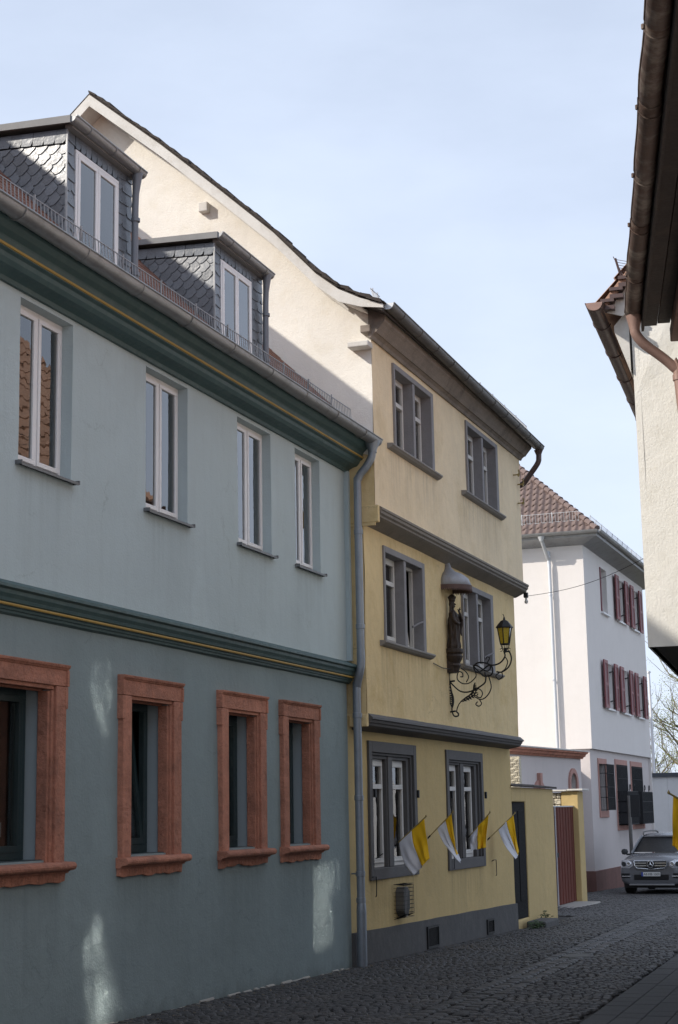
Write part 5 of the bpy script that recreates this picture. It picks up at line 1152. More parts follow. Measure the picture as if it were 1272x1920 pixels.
    MB().prism([(xg+r0*math.cos(R(t_)), zg+r0*math.sin(R(t_))) for t_ in range(180,361,20)], lambda a,c,d: (a,d,c), -.13, -.12).build('gutter_end_cap', M['rust'], H)
    p = MB(); P_ = [(xg,-.22,zg-.05),(xg,-.22,zg-.16),(xg+.01,-.215,zg-.24),(xg+.08,-.19,zg-.33),(xg+.25,-.13,zg-.46),(xg+.35,-.10,zg-.56),(xg+.375,-.10,zg-.66),(xg+.46,-.10,zg-2.5),(xg+.55,-.10,-.05)]
    p.tube(smooth_path(P_,5), .046, 12); p.lathe((xg,-.22,0), [(.046,zg-.2),(.05,zg-.17),(.075,zg-.07)], 12)
    for (x, y, zz) in ((xg+.373,-.10,zg-.64),(xg+.455,-.10,zg-2.4)): p.lathe((x,y,zz), [(.045,-.03),(.053,-.025),(.053,.025),(.045,.03)], 12)
    p.build('downpipe', M['brown_pipe'], H, smooth=True)
far_right_house(); near_right_house()

# ============================================================ BACKGROUND: yard wall, mast, trees
def background():
    F = thing('courtyard_wall', (-8.5, 62, gz(62)), 'long pale grey wall with dark slate coping closing the street behind the parked car', 'wall')
    w = MB(); n = 14
    for k in range(n): w.box(-15+k*1.8,-15+k*1.8+1.795,62,62.4,-1.5,2.86)
    w.build('wall_body', M['far_wall'], F)
    for k in range(12): MB().box(-15+k*1.5,-15+k*1.5+1.49,61.9,62.5,2.86,3.02).build('coping_slab', M['coping'], F, bevel=.01)
    Mt = thing('flag_mast', (-10.45, 64, gz(64)), 'slim white flag mast rising behind the grey courtyard wall', 'mast')
    MB().tube([(-10.40,64,gz(64)),(-10.42,64,7.0)], [.075,.05], 10).build('mast', M['white_pole'], Mt, smooth=True)
    MB().lathe((-10.42,64,0), [(0,6.98),(.09,7.0),(.07,7.06),(0,7.09)], 10).build('cap', M['galv'], Mt, smooth=True)
    Cb = thing('overhead_cable', (-6.62, 27.95, 5.40), 'thin dark overhead cable from the yellow house corner across the street', 'cable')
    a = Vector((-6.68,28.03,5.50)); b = Vector((-3.1,21.9,5.2)); a2 = Vector((-6.60,28.0,5.42))
    b = Vector((-2.95,21.9,5.38)); pts = [a.lerp(b, k/24)-Vector((0,0,.35*math.sin(math.pi*k/24)*.5)) for k in range(25)]
    MB().tube(pts, .0045, 5).build('wire', M['iron'], Cb)
    MB().box(-6.72,-6.65,27.97,28.05,5.47,5.56).build('bracket', M['iron'], Cb)
    MB().lathe((-6.685,28.02,5.36), [(.0,0),(.03,.01),(.035,.05),(.02,.07),(.02,.12)], 8).build('insulator', M['barge'], Cb)
    Pst = thing('sign_post', (-9.0, 49.6, gz(49.6)), 'slim blue-grey post with dark plates beside the grilled windows of the white house', 'post')
    x, y = -8.86, 49.5
    MB().tube([(x,y,gz(y)),(x,y,2.1)], .055, 10).build('post', M['zinc_dark'], Pst, smooth=True)
    MB().box(x-.06,x+.32,y-.03,y+.0,1.45,2.12).build('plate', M['iron_dark'], Pst, bevel=.01)
    # trees
    def branch(mb, tw, p, d, ln, r_, lev, rr, leaves):
        pts = [p]; dd = d.copy(); n = 5
        for k in range(n):
            dd = (dd+Vector((rr.uniform(-1,1),rr.uniform(-1,1),rr.uniform(-.5,.9)))*.14).normalized(); pts.append(pts[-1]+dd*ln/n)
        (mb if r_ > .02 else tw).tube(pts, [r_*(1-.5*k/n) for k in range(n+1)], 7 if r_ > .05 else (4 if r_ > .015 else 3), cap=False)
        if lev == 0 or r_ < .008:
            for k in range(3): leaves.append((pts[rr.randrange(2,n+1)], rr.uniform(.5,1)))
            return
        k = 3 if lev > 1 else 4
        for i in range(k):
            t = rr.uniform(.45,1) if i else 1; q = pts[min(n, max(1,int(t*n)))]
            ax = Vector((rr.uniform(-1,1),rr.uniform(-1,1),rr.uniform(-.3,.5))).normalized()
            nd = (dd+ax*rr.uniform(.45,.95)).normalized(); nd.z = max(nd.z, -.05); branch(mb, tw, q, nd, ln*rr.uniform(.62,.82), r_*(.5 if i else .62), lev-1, rr, leaves)
    def tree(x, y, h, r_, seed, label, lean=(0,0), lev=5, fork=None, lf=1.0):
        rr = random.Random(seed); T = thing('bare_tree', (x,y,gz(y)), label, 'tree', group='budding trees behind the grey courtyard wall')
        mb = MB(); tw = MB(); leaves = []
        branch(mb, tw, Vector((x,y,gz(y)-.1)), Vector((lean[0],lean[1],1)).normalized(), h, r_, lev, rr, leaves)
        mb.build('trunk', M['bark'], T, smooth=True)
        tag(tw.build('crown', M['twig'], T), kind='stuff')
        lm = MB()
        for p, s in leaves:
            for _ in range(int(5*lf)):
                q = p+Vector((rr.gauss(0,.16),rr.gauss(0,.16),rr.gauss(0,.16))); s_ = .035*s; a = Vector((rr.uniform(-1,1),rr.uniform(-1,1),rr.uniform(-1,1))).normalized()*s_; b_ = a.orthogonal().normalized()*s_*.7
                lm.add([q-a,q+b_,q+a,q-b_], [(0,1,2,3)])
        tag(lm.build('leaves', M['bud'], T), kind='stuff')
    tree(-11.9, 76, 3.2, .30, 11, 'mossy bare tree just right of the white flag mast, forking low above the wall', (-.28,0), 5)
    tree(-10.2, 74, 3.6, .26, 5, 'bare tree with yellow-green trunk at the right edge, nearest the wall', (.10,0), 5)
    tree(-14.0, 82, 4.2, .24, 8, 'bare tree half hidden by the white house corner', (-.05,0), 5)
    tree(-8.5, 84, 4.5, .26, 21, 'bare tree farthest back behind the courtyard wall', (-.1,0), 5)
    th = MB(); rr = random.Random(3)
    for k in range(150):
        x = rr.uniform(-17,-7); y = rr.uniform(68,92); hh = rr.uniform(3.0,7.0); p = Vector((x,y,gz(y))); pts = [p]
        d = Vector((rr.uniform(-.2,.2),0,1))
        for i in range(5): d = d+Vector((rr.uniform(-.12,.12),0,0)); pts.append(pts[-1]+d*hh/5)
        th.tube(pts, rr.uniform(.018,.05), 4, r2=.006, cap=False)
        for i in range(2,6):
            for _ in range(2): th.tube([pts[i], pts[i]+Vector((rr.uniform(-.7,.7),rr.uniform(-.3,.3),rr.uniform(.3,.9)))], .010, 3, r2=.004, cap=False)
    sh = th.build('thicket', M['twig']); tag(sh, 'dense thicket of bare saplings behind the grey courtyard wall', 'thicket', kind='stuff')
    lv = MB()
    for k in range(9000):
        x = rr.uniform(-17,-7); y = rr.uniform(68,92); z_ = gz(y)+rr.uniform(.3,6.3)*rr.uniform(.5,1); s_ = rr.uniform(.02,.045)
        a = Vector((rr.uniform(-1,1),rr.uniform(-1,1),rr.uniform(-1,1))).normalized()*s_; b_ = a.orthogonal().normalized()*s_*.8; q = Vector((x,y,z_))
        lv.add([q-a,q+b_,q+a,q-b_], [(0,1,2,3)])
    tag(lv.build('undergrowth', M['bud']), 'pale green spring undergrowth among the saplings', 'undergrowth', kind='stuff')
background()

# ============================================================ FLAGS, STATUE, CANOPY, LANTERN, HEATER BOX, CAR
def flag(base, tip, label, seed, pts_hang, f0=.35, split=.5, group='yellow and white flags on slanting poles', m1='flag_y', m2='flag_w'):
    """cloth hangs along pole from fraction f0 (near base, white) to .93 (tip, yellow); pts_hang(f,g)->offset"""
    b, t = Vector(base), Vector(tip); T = thing('flag', base, label, 'flag', group)
    p = MB().tube([b, t], .0085, 8); p.lathe((t.x,t.y,t.z), [(0,-.012),(.013,-.004),(.013,.008),(0,.03)], 8); p.build('pole', M['pole'], T, smooth=True)
    MB().tube([b-(t-b).normalized()*.02, b+(t-b).normalized()*.05], .012, 8).build('socket', M['iron'], T)
    nu, nv = 22, 26; rr = random.Random(seed); ph = rr.uniform(0,6)
    for nm, m_, ua, ub in (('yellow_cloth', m1, split, 1.0), ('white_cloth', m2, 0.0, split)):
        mb = MB(); k = int(nu*(ub-ua))+1
        for i in range(k+1):
            u = ua+(ub-ua)*i/k
            for j in range(nv+1):
                v = j/nv; base_p = b.lerp(t, f0+(.94-f0)*u); off = pts_hang(u, v)
                rip = .020*v*math.sin(u*(8+2*seed)+v*3+ph)+.013*v*math.sin(u*23-v*5+ph*2)+.010*math.sin(v*7+u*4+ph)*v+.012*noise.noise(Vector((u*3+seed, v*3, seed)))
                mb.v.append((base_p.x+off[0], base_p.y+off[1]+rip*1.6, base_p.z+off[2]+rip*.2))
        for i in range(k):
            for j in range(nv): mb.f.append((i*(nv+1)+j,(i+1)*(nv+1)+j,(i+1)*(nv+1)+j+1,i*(nv+1)+j+1))
        o = mb.build(nm, M[m_], T, smooth=True)
        s_ = o.modifiers.new('solid','SOLIDIFY'); s_.thickness = .002
def lerp4(a, b, c, d, u, v): return tuple((a[i]*(1-u)+b[i]*u)*(1-v)+(c[i]*(1-u)+d[i]*u)*v for i in range(3))
def hang(inner, outer, pinch=0, curve=.05):
    # offsets (dx,dy,dz) of lower inner / lower outer corner
    def f(u, v):
        o = tuple((inner[i]*(1-u)+outer[i]*u) for i in range(3))
        c = curve*math.sin(math.pi*v)*(1-u)
        return (o[0]*v-c, o[1]*v+pinch*math.sin(math.pi*u)*v, o[2]*v)
    return f
def flags():
    flag((-7.03,21.26,1.27),(-6.60,21.3,1.645),'first yellow and white flag from the left, hanging widest over the window',1,hang((.23,-.1,-.45),(.09,-.12,-.54)), f0=.10)
    flag((-7.10,22.98,1.33),(-6.74,23.10,1.70),'second flag from the left, folded narrow against the pale yellow wall',2,hang((.36,-.08,-.50),(.05,.0,-.62),pinch=.1), f0=.36, split=.56)
    flag((-7.09,25.10,1.29),(-6.74,25.2,1.68),'third flag from the left, yellow half squared off over the right window sill',3,hang((.03,-.1,-.25),(-.05,-.05,-.52),curve=.02), f0=.14, split=.40)
    flag((-7.10,26.35,1.24),(-6.72,26.75,1.66),'rightmost of the four wall flags, hanging beside the charcoal yard door',4,hang((.30,-.05,-.48),(.06,.0,-.62),pinch=.06), f0=.38, split=.55)
    flag((-1.72,15.3,1.45),(-2.31,14.95,1.835),'plain yellow flag hanging at the right edge of the street from the jettied house',6,hang((-.02,-.05,-.56),(-.03,-.05,-.45)), f0=.25, split=.45)
flags()
def lantern():
    y = 23.62; T = thing('street_lantern', (-6.88, y, 3.66), 'black wrought-iron wall lantern with yellow glass on an ornate scroll bracket', 'lantern')
    def curve(pts, r_=.011, sm=5): return smooth_path([(p[0], y, p[1]) for p in pts], sm)
    mb = MB()
    C = [[(-6.88,3.66),(-6.885,3.80),(-6.80,3.87),(-6.76,3.84),(-6.78,3.80)],
         [(-6.88,3.66),(-6.86,3.52),(-6.83,3.40),(-6.86,3.24),(-6.83,3.14),(-6.77,3.135),(-6.76,3.17),(-6.79,3.20)],
         [(-6.88,3.66),(-6.72,3.51),(-6.55,3.50),(-6.35,3.60),(-6.31,3.68),(-6.32,3.78)],
         [(-6.79,3.20),(-6.74,3.32),(-6.62,3.42),(-6.52,3.47),(-6.50,3.60)],
         [(-6.5,3.52),(-6.42,3.53),(-6.37,3.47),(-6.40,3.40),(-6.46,3.42),(-6.44,3.46)],
         [(-6.50,3.42),(-6.40,3.37),(-6.30,3.42),(-6.23,3.55),(-6.27,3.74)],
         [(-6.42,3.37),(-6.39,3.31),(-6.43,3.27),(-6.48,3.30),(-6.45,3.34)],
         [(-6.50,3.88),(-6.42,3.93),(-6.28,3.91),(-6.20,3.84),(-6.22,3.74),(-6.33,3.72),(-6.40,3.78),(-6.50,3.88)],
         [(-6.30,3.92),(-6.20,3.88),(-6.08,3.91),(-6.00,4.0),(-6.01,4.08)],
         [(-6.0,4.07),(-5.93,4.07),(-5.90,3.96),(-5.95,3.84),(-6.06,3.77),(-6.14,3.78)],
         [(-5.99,3.99),(-5.96,3.92),(-6.0,3.82),(-6.05,3.78)],
         [(-6.06,3.78),(-6.05,3.70),(-6.11,3.66),(-6.15,3.72),(-6.10,3.76)],
         [(-6.28,3.92),(-6.24,3.99),(-6.28,4.01),(-6.30,3.97)],
         [(-6.50,3.86),(-6.46,3.74),(-6.52,3.66),(-6.60,3.62),(-6.69,3.63),(-6.76,3.70),(-6.74,3.80),(-6.68,3.79),(-6.67,3.73),(-6.71,3.73)],
         [(-6.70,3.86),(-6.62,3.80),(-6.58,3.72),(-6.62,3.64)]]
    for k, c in enumerate(C): mb.tube(curve(c), .012 if k in (0,1,2,7,8,9) else .009, 6)
    # second side of the ring (depth) and wall fixings
    mb.tube([(-6.36+.13*math.cos(R(t)), y+.10*math.sin(R(t)), 3.84+.05*math.sin(R(t*2))) for t in range(0,361,20)], .012, 6)
    mb.tube([(-6.90,y,3.66),(-6.80,y,3.67)], .014, 6); mb.tube([(-6.90,y,3.20),(-6.80,y,3.21)], .014, 6)
    mb.build('bracket', M['iron'], T, smooth=True)
    def leafy(pts, nm, s, seed):
        rr = random.Random(seed); lf = MB(); P = smooth_path([(p[0],y,p[1]) for p in pts], 6); n = len(P)
        for i in range(n-1):
            a, b = P[i], P[i+1]; w_ = s*math.sin(math.pi*(i+.5)/n)*(1.0 if i % 2 else .45)+.008
            d = (b-a).normalized(); nn = Vector((d.z,0,-d.x))
            lf.add([a-Vector((0,.006,0)), b-Vector((0,.006,0)), b+nn*w_+d*.01-Vector((0,.02,0)), a+nn*w_*.6-Vector((0,.015,0)), a+Vector((0,.006,0)), b+Vector((0,.006,0)), b+nn*w_+d*.01+Vector((0,.0,0)), a+nn*w_*.6], [(0,1,2,3),(7,6,5,4),(0,4,5,1),(1,5,6,2),(2,6,7,3),(3,7,4,0)])
        lf.build(nm, M['iron'], T)
    leafy([(-6.875,3.62),(-6.845,3.50),(-6.82,3.40),(-6.83,3.30),(-6.86,3.24)][::-1], 'iron_leaf', -.12, 1)
    leafy([(-6.72,3.36),(-6.62,3.42),(-6.53,3.50),(-6.51,3.58),(-6.49,3.63)], 'iron_leaf', .06, 2)
    leafy([(-6.70,3.35),(-6.60,3.40),(-6.50,3.46),(-6.47,3.54)], 'iron_leaf', .05, 3)
    # lantern head (hexagonal)
    cx, cz = -5.99, 4.08; hexa = [R(30+60*k) for k in range(6)]
    P = lambda r_, z_, k: (cx+r_*math.cos(hexa[k % 6]), y+r_*math.sin(hexa[k % 6]), z_)
    fr = MB()
    fr.lathe((cx,y,0), [(0,4.06),(.035,4.075),(.03,4.10),(.018,4.11),(.03,4.13)], 8)
    for k in range(6):
        fr.tube([(cx,y,4.10),P(.05,4.12,k),P(.068,4.19,k)], .006, 5); fr.tube([P(.072,4.19,k),P(.112,4.44,k)], .0085, 5)
        fr.tube([P(.072,4.19,k),P(.072,4.19,k+1)], .010, 5); fr.tube([P(.116,4.44,k),P(.116,4.44,k+1)], .010, 5)
    for sx_ in (1,-1):
        fr.tube([(cx+sx_*(.035+q[0]), y, 4.11+q[1]) for q in spiral((.03,.0),.012,.028,0,300,12)], .005, 5)
    fr.build('lantern_frame', M['iron'], T, smooth=True)
    rf = MB(); rf.lathe((cx,y,0), [(.135,4.435),(.135,4.45),(.095,4.50),(.055,4.545),(.02,4.56),(.012,4.60),(.0,4.62)], 6, a0=30, a1=390); rf.tube([(cx,y,4.58),(cx-.005,y,4.63),(cx-.018,y,4.65)], .006, 5)
    rf.build('lantern_roof', M['iron'], T)
    for k in range(6):
        g = MB().add([P(.068,4.195,k),P(.068,4.195,k+1),P(.108,4.435,k+1),P(.108,4.435,k)], [(0,1,2,3)])
        g.build('lamp_glass', M['lamp_glass'] if k != 5 else M['glass_old'], T)
lantern()
def statue():
    y = 23.60
    Cn = thing('wall_console', (-6.88, y, 3.82), 'dark carved wooden console under the robed statue on the yellow wall', 'console')
    c = MB(); c.lathe((-6.80,y,0), [(.0,3.80),(.075,3.80),(.09,3.86),(.11,3.90),(.095,3.93),(.13,4.00),(.145,4.04),(.125,4.07),(.15,4.10),(.15,4.15),(.13,4.16),(0,4.16)], 14, sy=1.0)
    c.box(-6.9,-6.78,y-.10,y+.10,3.79,4.14); c.build('console', M['bronze'], Cn, bevel=.004)
    ir = MB().tube([(-6.86,22.72,3.87),(-6.84,23.1,3.83),(-6.82,23.55,3.84)], .007, 5); ir.build('stay_rod', M['iron'], Cn)
    T = thing('statue', (-6.80, y, 4.16), 'dark bronze-coloured crowned figure in long robes standing under the grey dome canopy', 'statue')
    b = MB(); n = 28; xs = -6.80
    prof = [(.0,4.155),(.115,4.16),(.12,4.20),(.105,4.30),(.10,4.42),(.108,4.52),(.098,4.60),(.085,4.66),(.075,4.71),(.045,4.745),(.03,4.765),(.03,4.78),(.047,4.80),(.055,4.84),(.048,4.88),(.03,4.905),(0,4.92)]
    vs = []
    for r_, z_ in prof:
        for k in range(n):
            a = 2*math.pi*k/n; fold = 1+ (.13*math.sin(a*7+z_*9)+.07*math.sin(a*13-z_*14))*(1 if z_ < 4.66 else 0); lean = .02*math.sin((z_-4.16)*5)
            vs.append((xs+lean+r_*fold*math.cos(a)*.85, y+r_*fold*math.sin(a)*1.0, z_))
    fs = [(i*n+k, i*n+(k+1)%n, (i+1)*n+(k+1)%n, (i+1)*n+k) for i in range(len(prof)-1) for k in range(n)]
    b.add(vs, fs)
    # arms: one raised with a small sceptre hand, one holding the robe; mantle over the shoulders
    b.tube(smooth_path([(xs+.03,y+.07,4.70),(xs+.10,y+.085,4.63),(xs+.135,y+.05,4.60),(xs+.125,y+.0,4.68),(xs+.11,y-.03,4.74)],4), .030, 8, r2=.016)
    b.tube(smooth_path([(xs+.02,y-.07,4.70),(xs+.055,y-.12,4.60),(xs+.10,y-.10,4.54),(xs+.12,y-.03,4.55)],4), .032, 8, r2=.018)
    for k in range(4): b.tube([(xs+.11,y-.03+.006*k,4.735),(xs+.122+.006*k,y-.035+.010*k,4.775-.004*k)], .0055, 5)
    b.tube([(xs+.108,y-.028,4.735),(xs+.092,y-.04,4.762)], .006, 5)
    b.tube(smooth_path([(xs+.085,y+.07,4.66),(xs+.13,y+.075,4.56),(xs+.11,y+.07,4.46),(xs+.12,y+.05,4.36)],4), .03, 8, r2=.012)
    # nose, brow, ears, hair
    b.tube([(xs+.045,y,4.85),(xs+.062,y,4.83)], .008, 5); b.tube([(xs+.04,y-.02,4.855),(xs+.048,y+.02,4.855)], .007, 5); b.tube([(xs+.045,y-.012,4.812),(xs+.047,y+.012,4.812)], .006, 5)
    for s_ in (-1,1): b.tube([(xs,y+s_*.05,4.84),(xs,y+s_*.052,4.82)], .010, 5); b.tube([(xs-.01,y+s_*.045,4.87),(xs-.015,y+s_*.055,4.80),(xs-.02,y+s_*.05,4.72)], .018, 6)
    o = b.build('figure', M['bronze'], T)
    r_ = o.modifiers.new('merge','REMESH'); r_.mode = 'VOXEL'; r_.voxel_size = .0055; r_.use_smooth_shade = True
    cr = MB().lathe((xs,y,0), [(.045,4.885),(.052,4.90),(.050,4.93),(.06,4.96),(.04,4.985),(.015,5.0),(0,5.01)], 12)
    for k in range(8): a = math.pi*k/4; cr.tube([(xs+.05*math.cos(a),y+.05*math.sin(a),4.925),(xs+.062*math.cos(a),y+.062*math.sin(a),4.965)], .008, 5)
    cr.build('crown', M['bronze'], T)
    sc = MB().tube([(xs+.105,y-.035,4.66),(xs+.135,y-.03,4.79)], .006, 6); sc.build('sceptre', M['bronze'], T)
    K = thing('canopy', (-6.88, 23.62, 5.1), 'grey sheet-metal dome canopy with a toothed rim above the robed statue', 'canopy')
    y = 23.62; m = MB(); n = 24; ring = []
    prof = [(.0,.46),(.035,.44),(.06,.37),(.09,.29),(.15,.235),(.26,.19),(.35,.12),(.405,.0)]
    for q, z_ in prof:
        row = []
        for k in range(n+1):
            a = math.pi*(k/n)-math.pi/2
            row.append((-6.885+q*math.cos(a)*.98, y+q*math.sin(a)*.80, 5.12+z_))
        ring.append(row)
    for row in ring: m.v += row
    for i in range(len(prof)-1):
        for k in range(n): m.f.append((i*(n+1)+k,i*(n+1)+k+1,(i+1)*(n+1)+k+1,(i+1)*(n+1)+k))
    o = m.build('dome', M['canopy'], K, smooth=True); s_ = o.modifiers.new('solid','SOLIDIFY'); s_.thickness = .006
    rim = MB(); n = 40
    for k in range(n):
        a0 = math.pi*(k/n)-math.pi/2; a1 = math.pi*((k+1)/n)-math.pi/2
        p = lambda a, z_, rr=.408: (-6.885+rr*math.cos(a)*.98, y+rr*math.sin(a)*.80, z_)
        rim.add([p(a0,5.125),p(a1,5.125),p(a1,5.07),p(a0,5.07),p(a0,5.125,.398),p(a1,5.125,.398),p(a1,5.07,.398),p(a0,5.07,.398)], [(0,1,2,3),(7,6,5,4),(0,4,5,1),(3,2,6,7)])
        am = (a0+a1)/2; rim.add([p(a0,5.07),p(a1,5.07),p(am+.02,5.03-.01*(k%2)),p(a0,5.07,.396),p(a1,5.07,.396),p(am+.02,5.03-.01*(k%2),.396)], [(0,1,2),(5,4,3),(1,4,5,2),(0,2,5,3)])
    rim.build('toothed_rim', M['canopy_rim'], K)
    MB().tube([(-6.9,y,5.50),(-6.82,y,5.54),(-6.74,y,5.57)], .016, 6).build('bracket', M['iron'], K)
statue()
def wall_vent():
    T = thing('caged_outlet', (-7.1, 21.52, .45), 'dark metal heater outlet in a wire cage low on the yellow wall', 'vent')
    b = MB(); pr = [(21.38,.64),(21.44,.70),(21.58,.70),(21.64,.64),(21.64,.40),(21.55,.30),(21.47,.30),(21.38,.38)]
    b.prism(pr, lambda a,c,d: (d,a,c), -7.1, -6.97); b.build('outlet', M['zinc_dark'], T, bevel=.015)
    c = MB()
    for k in range(8):
        y = 21.30+.42*k/7; c.tube([(-7.1,y,.74),(-6.94,y,.72),(-6.94,y,.34),(-7.1,y,.27)], .004, 4)
    for k in range(9):
        z_ = .30+.44*k/8; c.tube([(-7.1,21.30,z_),(-6.94,21.30,z_),(-6.94,21.72,z_),(-7.1,21.72,z_)], .003, 4)
    c.build('wire_cage', M['iron'], T)
wall_vent()
def car():
    x0, y0 = -7.60, 45.3
    T = thing('parked_suv', (x0, y0, gz(y0+1)), 'silver-grey off-road car parked nose-on by the white house wall', 'car', rotz=R(-3), local=True)
    # body: rings along y; each ring = half profile mirrored
    def loft(secs, cap=True):
        mb = MB(); n = len(secs[0][1])
        for yy, prof in secs:
            full = [(x, z_) for x, z_ in prof]+[(-x, z_) for x, z_ in prof[::-1]]
            mb.v += [(x, yy, z_) for x, z_ in full]
        m_ = 2*n
        for i in range(len(secs)-1):
            for k in range(m_): mb.f.append((i*m_+k, i*m_+(k+1)%m_, (i+1)*m_+(k+1)%m_, (i+1)*m_+k))
        if cap: mb.f.append(tuple(range(m_))); mb.f.append(tuple((len(secs)-1)*m_+k for k in range(m_)))
        return mb
    S_ = [(0.00,[(.55,.30),(.66,.34),(.70,.50),(.70,.66),(.66,.80),(.60,.90),(.30,.94)]),
          (0.06,[(.60,.26),(.80,.32),(.84,.50),(.84,.68),(.80,.84),(.70,.96),(.35,1.00)]),
          (0.22,[(.62,.25),(.88,.30),(.92,.50),(.92,.70),(.88,.88),(.74,1.02),(.36,1.055)]),
          (0.55,[(.62,.25),(.90,.28),(.945,.50),(.945,.72),(.91,.93),(.78,1.07),(.38,1.09)]),
          (1.15,[(.62,.25),(.90,.28),(.95,.50),(.95,.74),(.925,.98),(.82,1.10),(.40,1.14)]),
          (1.40,[(.62,.25),(.90,.28),(.95,.50),(.95,.75),(.93,1.02),(.84,1.09),(.40,1.10)]),
          (4.20,[(.62,.25),(.90,.28),(.95,.50),(.95,.78),(.93,1.06),(.84,1.10),(.40,1.12)]),
          (4.48,[(.60,.30),(.82,.34),(.88,.50),(.88,.78),(.86,1.0),(.78,1.06),(.38,1.08)])]
    b = loft(S_).build('body', M['paint_car'], T, smooth=True); 
    sb = b.modifiers.new('sub','SUBSURF'); sb.levels = 2; sb.render_levels = 2
    C_ = [(1.18,[(.80,1.02),(.78,1.10),(.74,1.12)]),(1.85,[(.84,1.02),(.74,1.44),(.60,1.56)]),(2.15,[(.86,1.02),(.735,1.50),(.56,1.63)]),(3.8,[(.86,1.02),(.72,1.50),(.56,1.63)]),(4.35,[(.80,1.02),(.66,1.40),(.52,1.50)])]
    loft(C_).build('glasshouse', M['black'], T, smooth=True)
    MB().add([(-.735,1.17,1.115),(.735,1.17,1.115),(.615,1.865,1.545),(-.615,1.865,1.545)], [(0,1,2,3)]).build('windscreen', M['glass_car'], T)
    r_ = MB(); n = 6
    rp = loft([(1.80,[(.60,1.545),(.45,1.575),(.2,1.585)]),(2.1,[(.62,1.60),(.48,1.645),(.2,1.66)]),(3.9,[(.60,1.60),(.46,1.645),(.2,1.655)]),(4.4,[(.50,1.50),(.4,1.53),(.2,1.54)])]); rp.build('roof_panel', M['paint_car'], T, smooth=True)
    for s_ in (-1,1):
        MB().tube([(s_*.775,1.10,1.10),(s_*.70,1.5,1.36),(s_*.625,1.86,1.575)], .035, 6).build('pillar', M['paint_car'], T, smooth=True)
        MB().tube(smooth_path([(s_*.60,1.95,1.60),(s_*.60,2.15,1.70),(s_*.60,3.6,1.70),(s_*.58,3.9,1.62)],4), .022, 6).build('roof_rail', M['zinc_dark'], T, smooth=True)
        mm = MB().lathe((0,0,0), [(.0,-.10),(.07,-.08),(.095,0),(.07,.08),(0,.10)], 12); mm.v = [(s_*1.03+v[0]*1.05, 1.35+v[1]*.7, 1.15+v[2]*.85) for v in mm.v]; mm.box(s_*.88,s_*.98,1.33,1.38,1.05,1.10)
        mm.build('mirror', M['car_plastic'], T, smooth=True)
        h = MB(); pts = [(s_*.50,.035,.80),(s_*.52,.03,.90),(s_*.66,.06,.965),(s_*.84,.20,.955),(s_*.90,.30,.86),(s_*.84,.09,.75),(s_*.60,.02,.735)]
        ctr = Vector((s_*.70,.045,.85)); vs = [Vector(p)+Vector((0,-.022,0)) for p in pts]; k = len(vs)
        h.add([ctr+Vector((0,-.04,0))]+vs+[v+Vector((0,.14,0)) for v in vs], [(0,i+1,(i+1)%k+1) for i in range(k)]+[(i+1,(i+1)%k+1,(i+1)%k+1+k,i+1+k) for i in range(k)])
        hl = h.build('headlight', M['lens'], T)
        for (hx,hr) in ((.60,.065),(.75,.06)):
            q = MB().lathe((0,0,0), [(hr,0),(hr*1.1,-.012),(hr*.8,-.02),(hr*.7,.0),(0,.005)], 14); q.v = [(s_*hx+v[0], -.005+(hx-.6)*.25-.03+v[2], .85+v[1]) for v in q.v]; q.build('reflector', M['chrome'] if hx < .7 else M['car_plastic'], hl)
        f = MB().box(s_*.60,s_*.84,.005,.06,.47,.60); f.build('intake', M['black'], T, bevel=.01)
        f = MB().box(s_*.58,s_*.82,-.015,.0,.505,.53); f.build('fog_lamp', M['chrome'], T, bevel=.006)
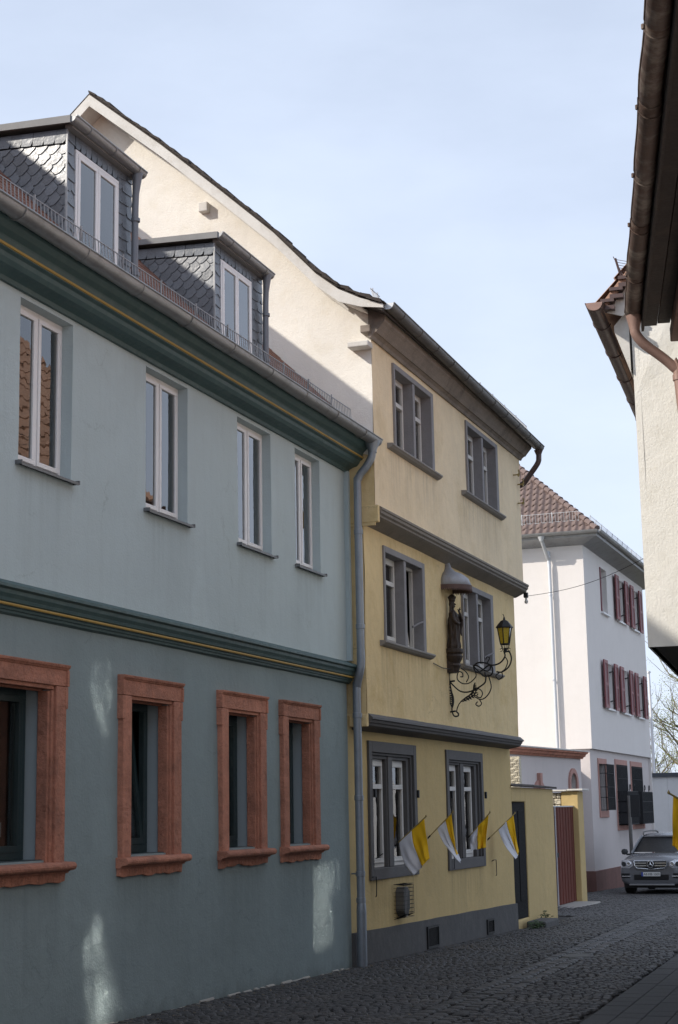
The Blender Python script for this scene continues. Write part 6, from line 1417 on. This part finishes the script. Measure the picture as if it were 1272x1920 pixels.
        for yy in (.95,3.6):
            w = MB().lathe((0,0,0), [(.20,-.11),(.33,-.12),(.365,-.08),(.365,.08),(.33,.12),(.20,.11)], 24); w.v = [(s_*.80+v[2], yy+v[0], .365+v[1]) for v in w.v]
            wh = MB(); wo_ = w.build('wheel', M['tyre'], T, smooth=True)
            q = MB().lathe((0,0,0), [(.0,.05),(.05,.07),(.21,.09),(.22,.05),(0,.0)], 20); q.v = [(s_*(.80+v[2]), yy+v[0], .365+v[1]) for v in q.v]; q.build('rim', M['galv'], wo_, smooth=True)
            MB().lathe((0,0,0), [(.0,0),(.40,0)], 4)
    g = MB(); out = [(-.46,.93),(.46,.93),(.44,.80),(.38,.74),(.0,.705),(-.38,.74),(-.44,.80)]
    g.prism(out, lambda a,c,d: (a,d,c), -.025, .05); g.build('grille', M['black'], T)
    rim = MB(); rim.tube([(p[0],-.03,p[1]) for p in out]+[(out[0][0],-.03,out[0][1])], .014, 6)
    for zc in (.875,.805):
        for s_ in (-1,1): rim.box(s_*.115,s_*.43,-.045,-.022,zc-.016,zc+.016)
    rim.build('grille_bars', M['chrome'], T)
    st = MB(); cz = .845; st.tube([(.088*math.cos(R(t)),-.055,cz+.088*math.sin(R(t))) for t in range(0,361,20)], .011, 6)
    for a in (90,210,330):
        d = Vector((math.cos(R(a)),0,math.sin(R(a)))); nrm = Vector((-d.z,0,d.x)); c = Vector((0,-.055,cz)); tp = c+d*.085
        st.add([c-nrm*.018, tp, c+nrm*.018, c+Vector((0,-.012,0))], [(0,1,3),(1,2,3),(0,3,2)])
    st.build('star_emblem', M['chrome'], T)
    lo = MB().box(-.48,.48,-.01,.03,.42,.565); lo.build('lower_intake', M['black'], T, bevel=.01)
    MB().box(-.62,.62,-.02,.10,.27,.31).build('skid_strip', M['zinc'], T, bevel=.01)
    un = MB().box(-.80,.80,.15,4.3,.20,.40); un.build('underbody', M['black'], T)
    pl = MB().box(-.26,.26,-.045,-.03,.52,.63).build('number_plate', M['plate_w'], T, bevel=.003)
    MB().box(-.26,-.215,-.048,-.0445,.52,.63).build('plate_band', M['plate_b'], pl)
    text_mesh('plate_lettering', 'AB·MB 1009', .088, M['black'], pl, Matrix.Translation((-.205,-.0465,.545)) @ Matrix.Rotation(R(90),4,'X'), .0008)
    for s_ in (-1,1): MB().tube([(s_*.35,1.9,.9),(s_*.35,1.95,1.28)], .09, 8).build('seat', M['black'], T)
car()
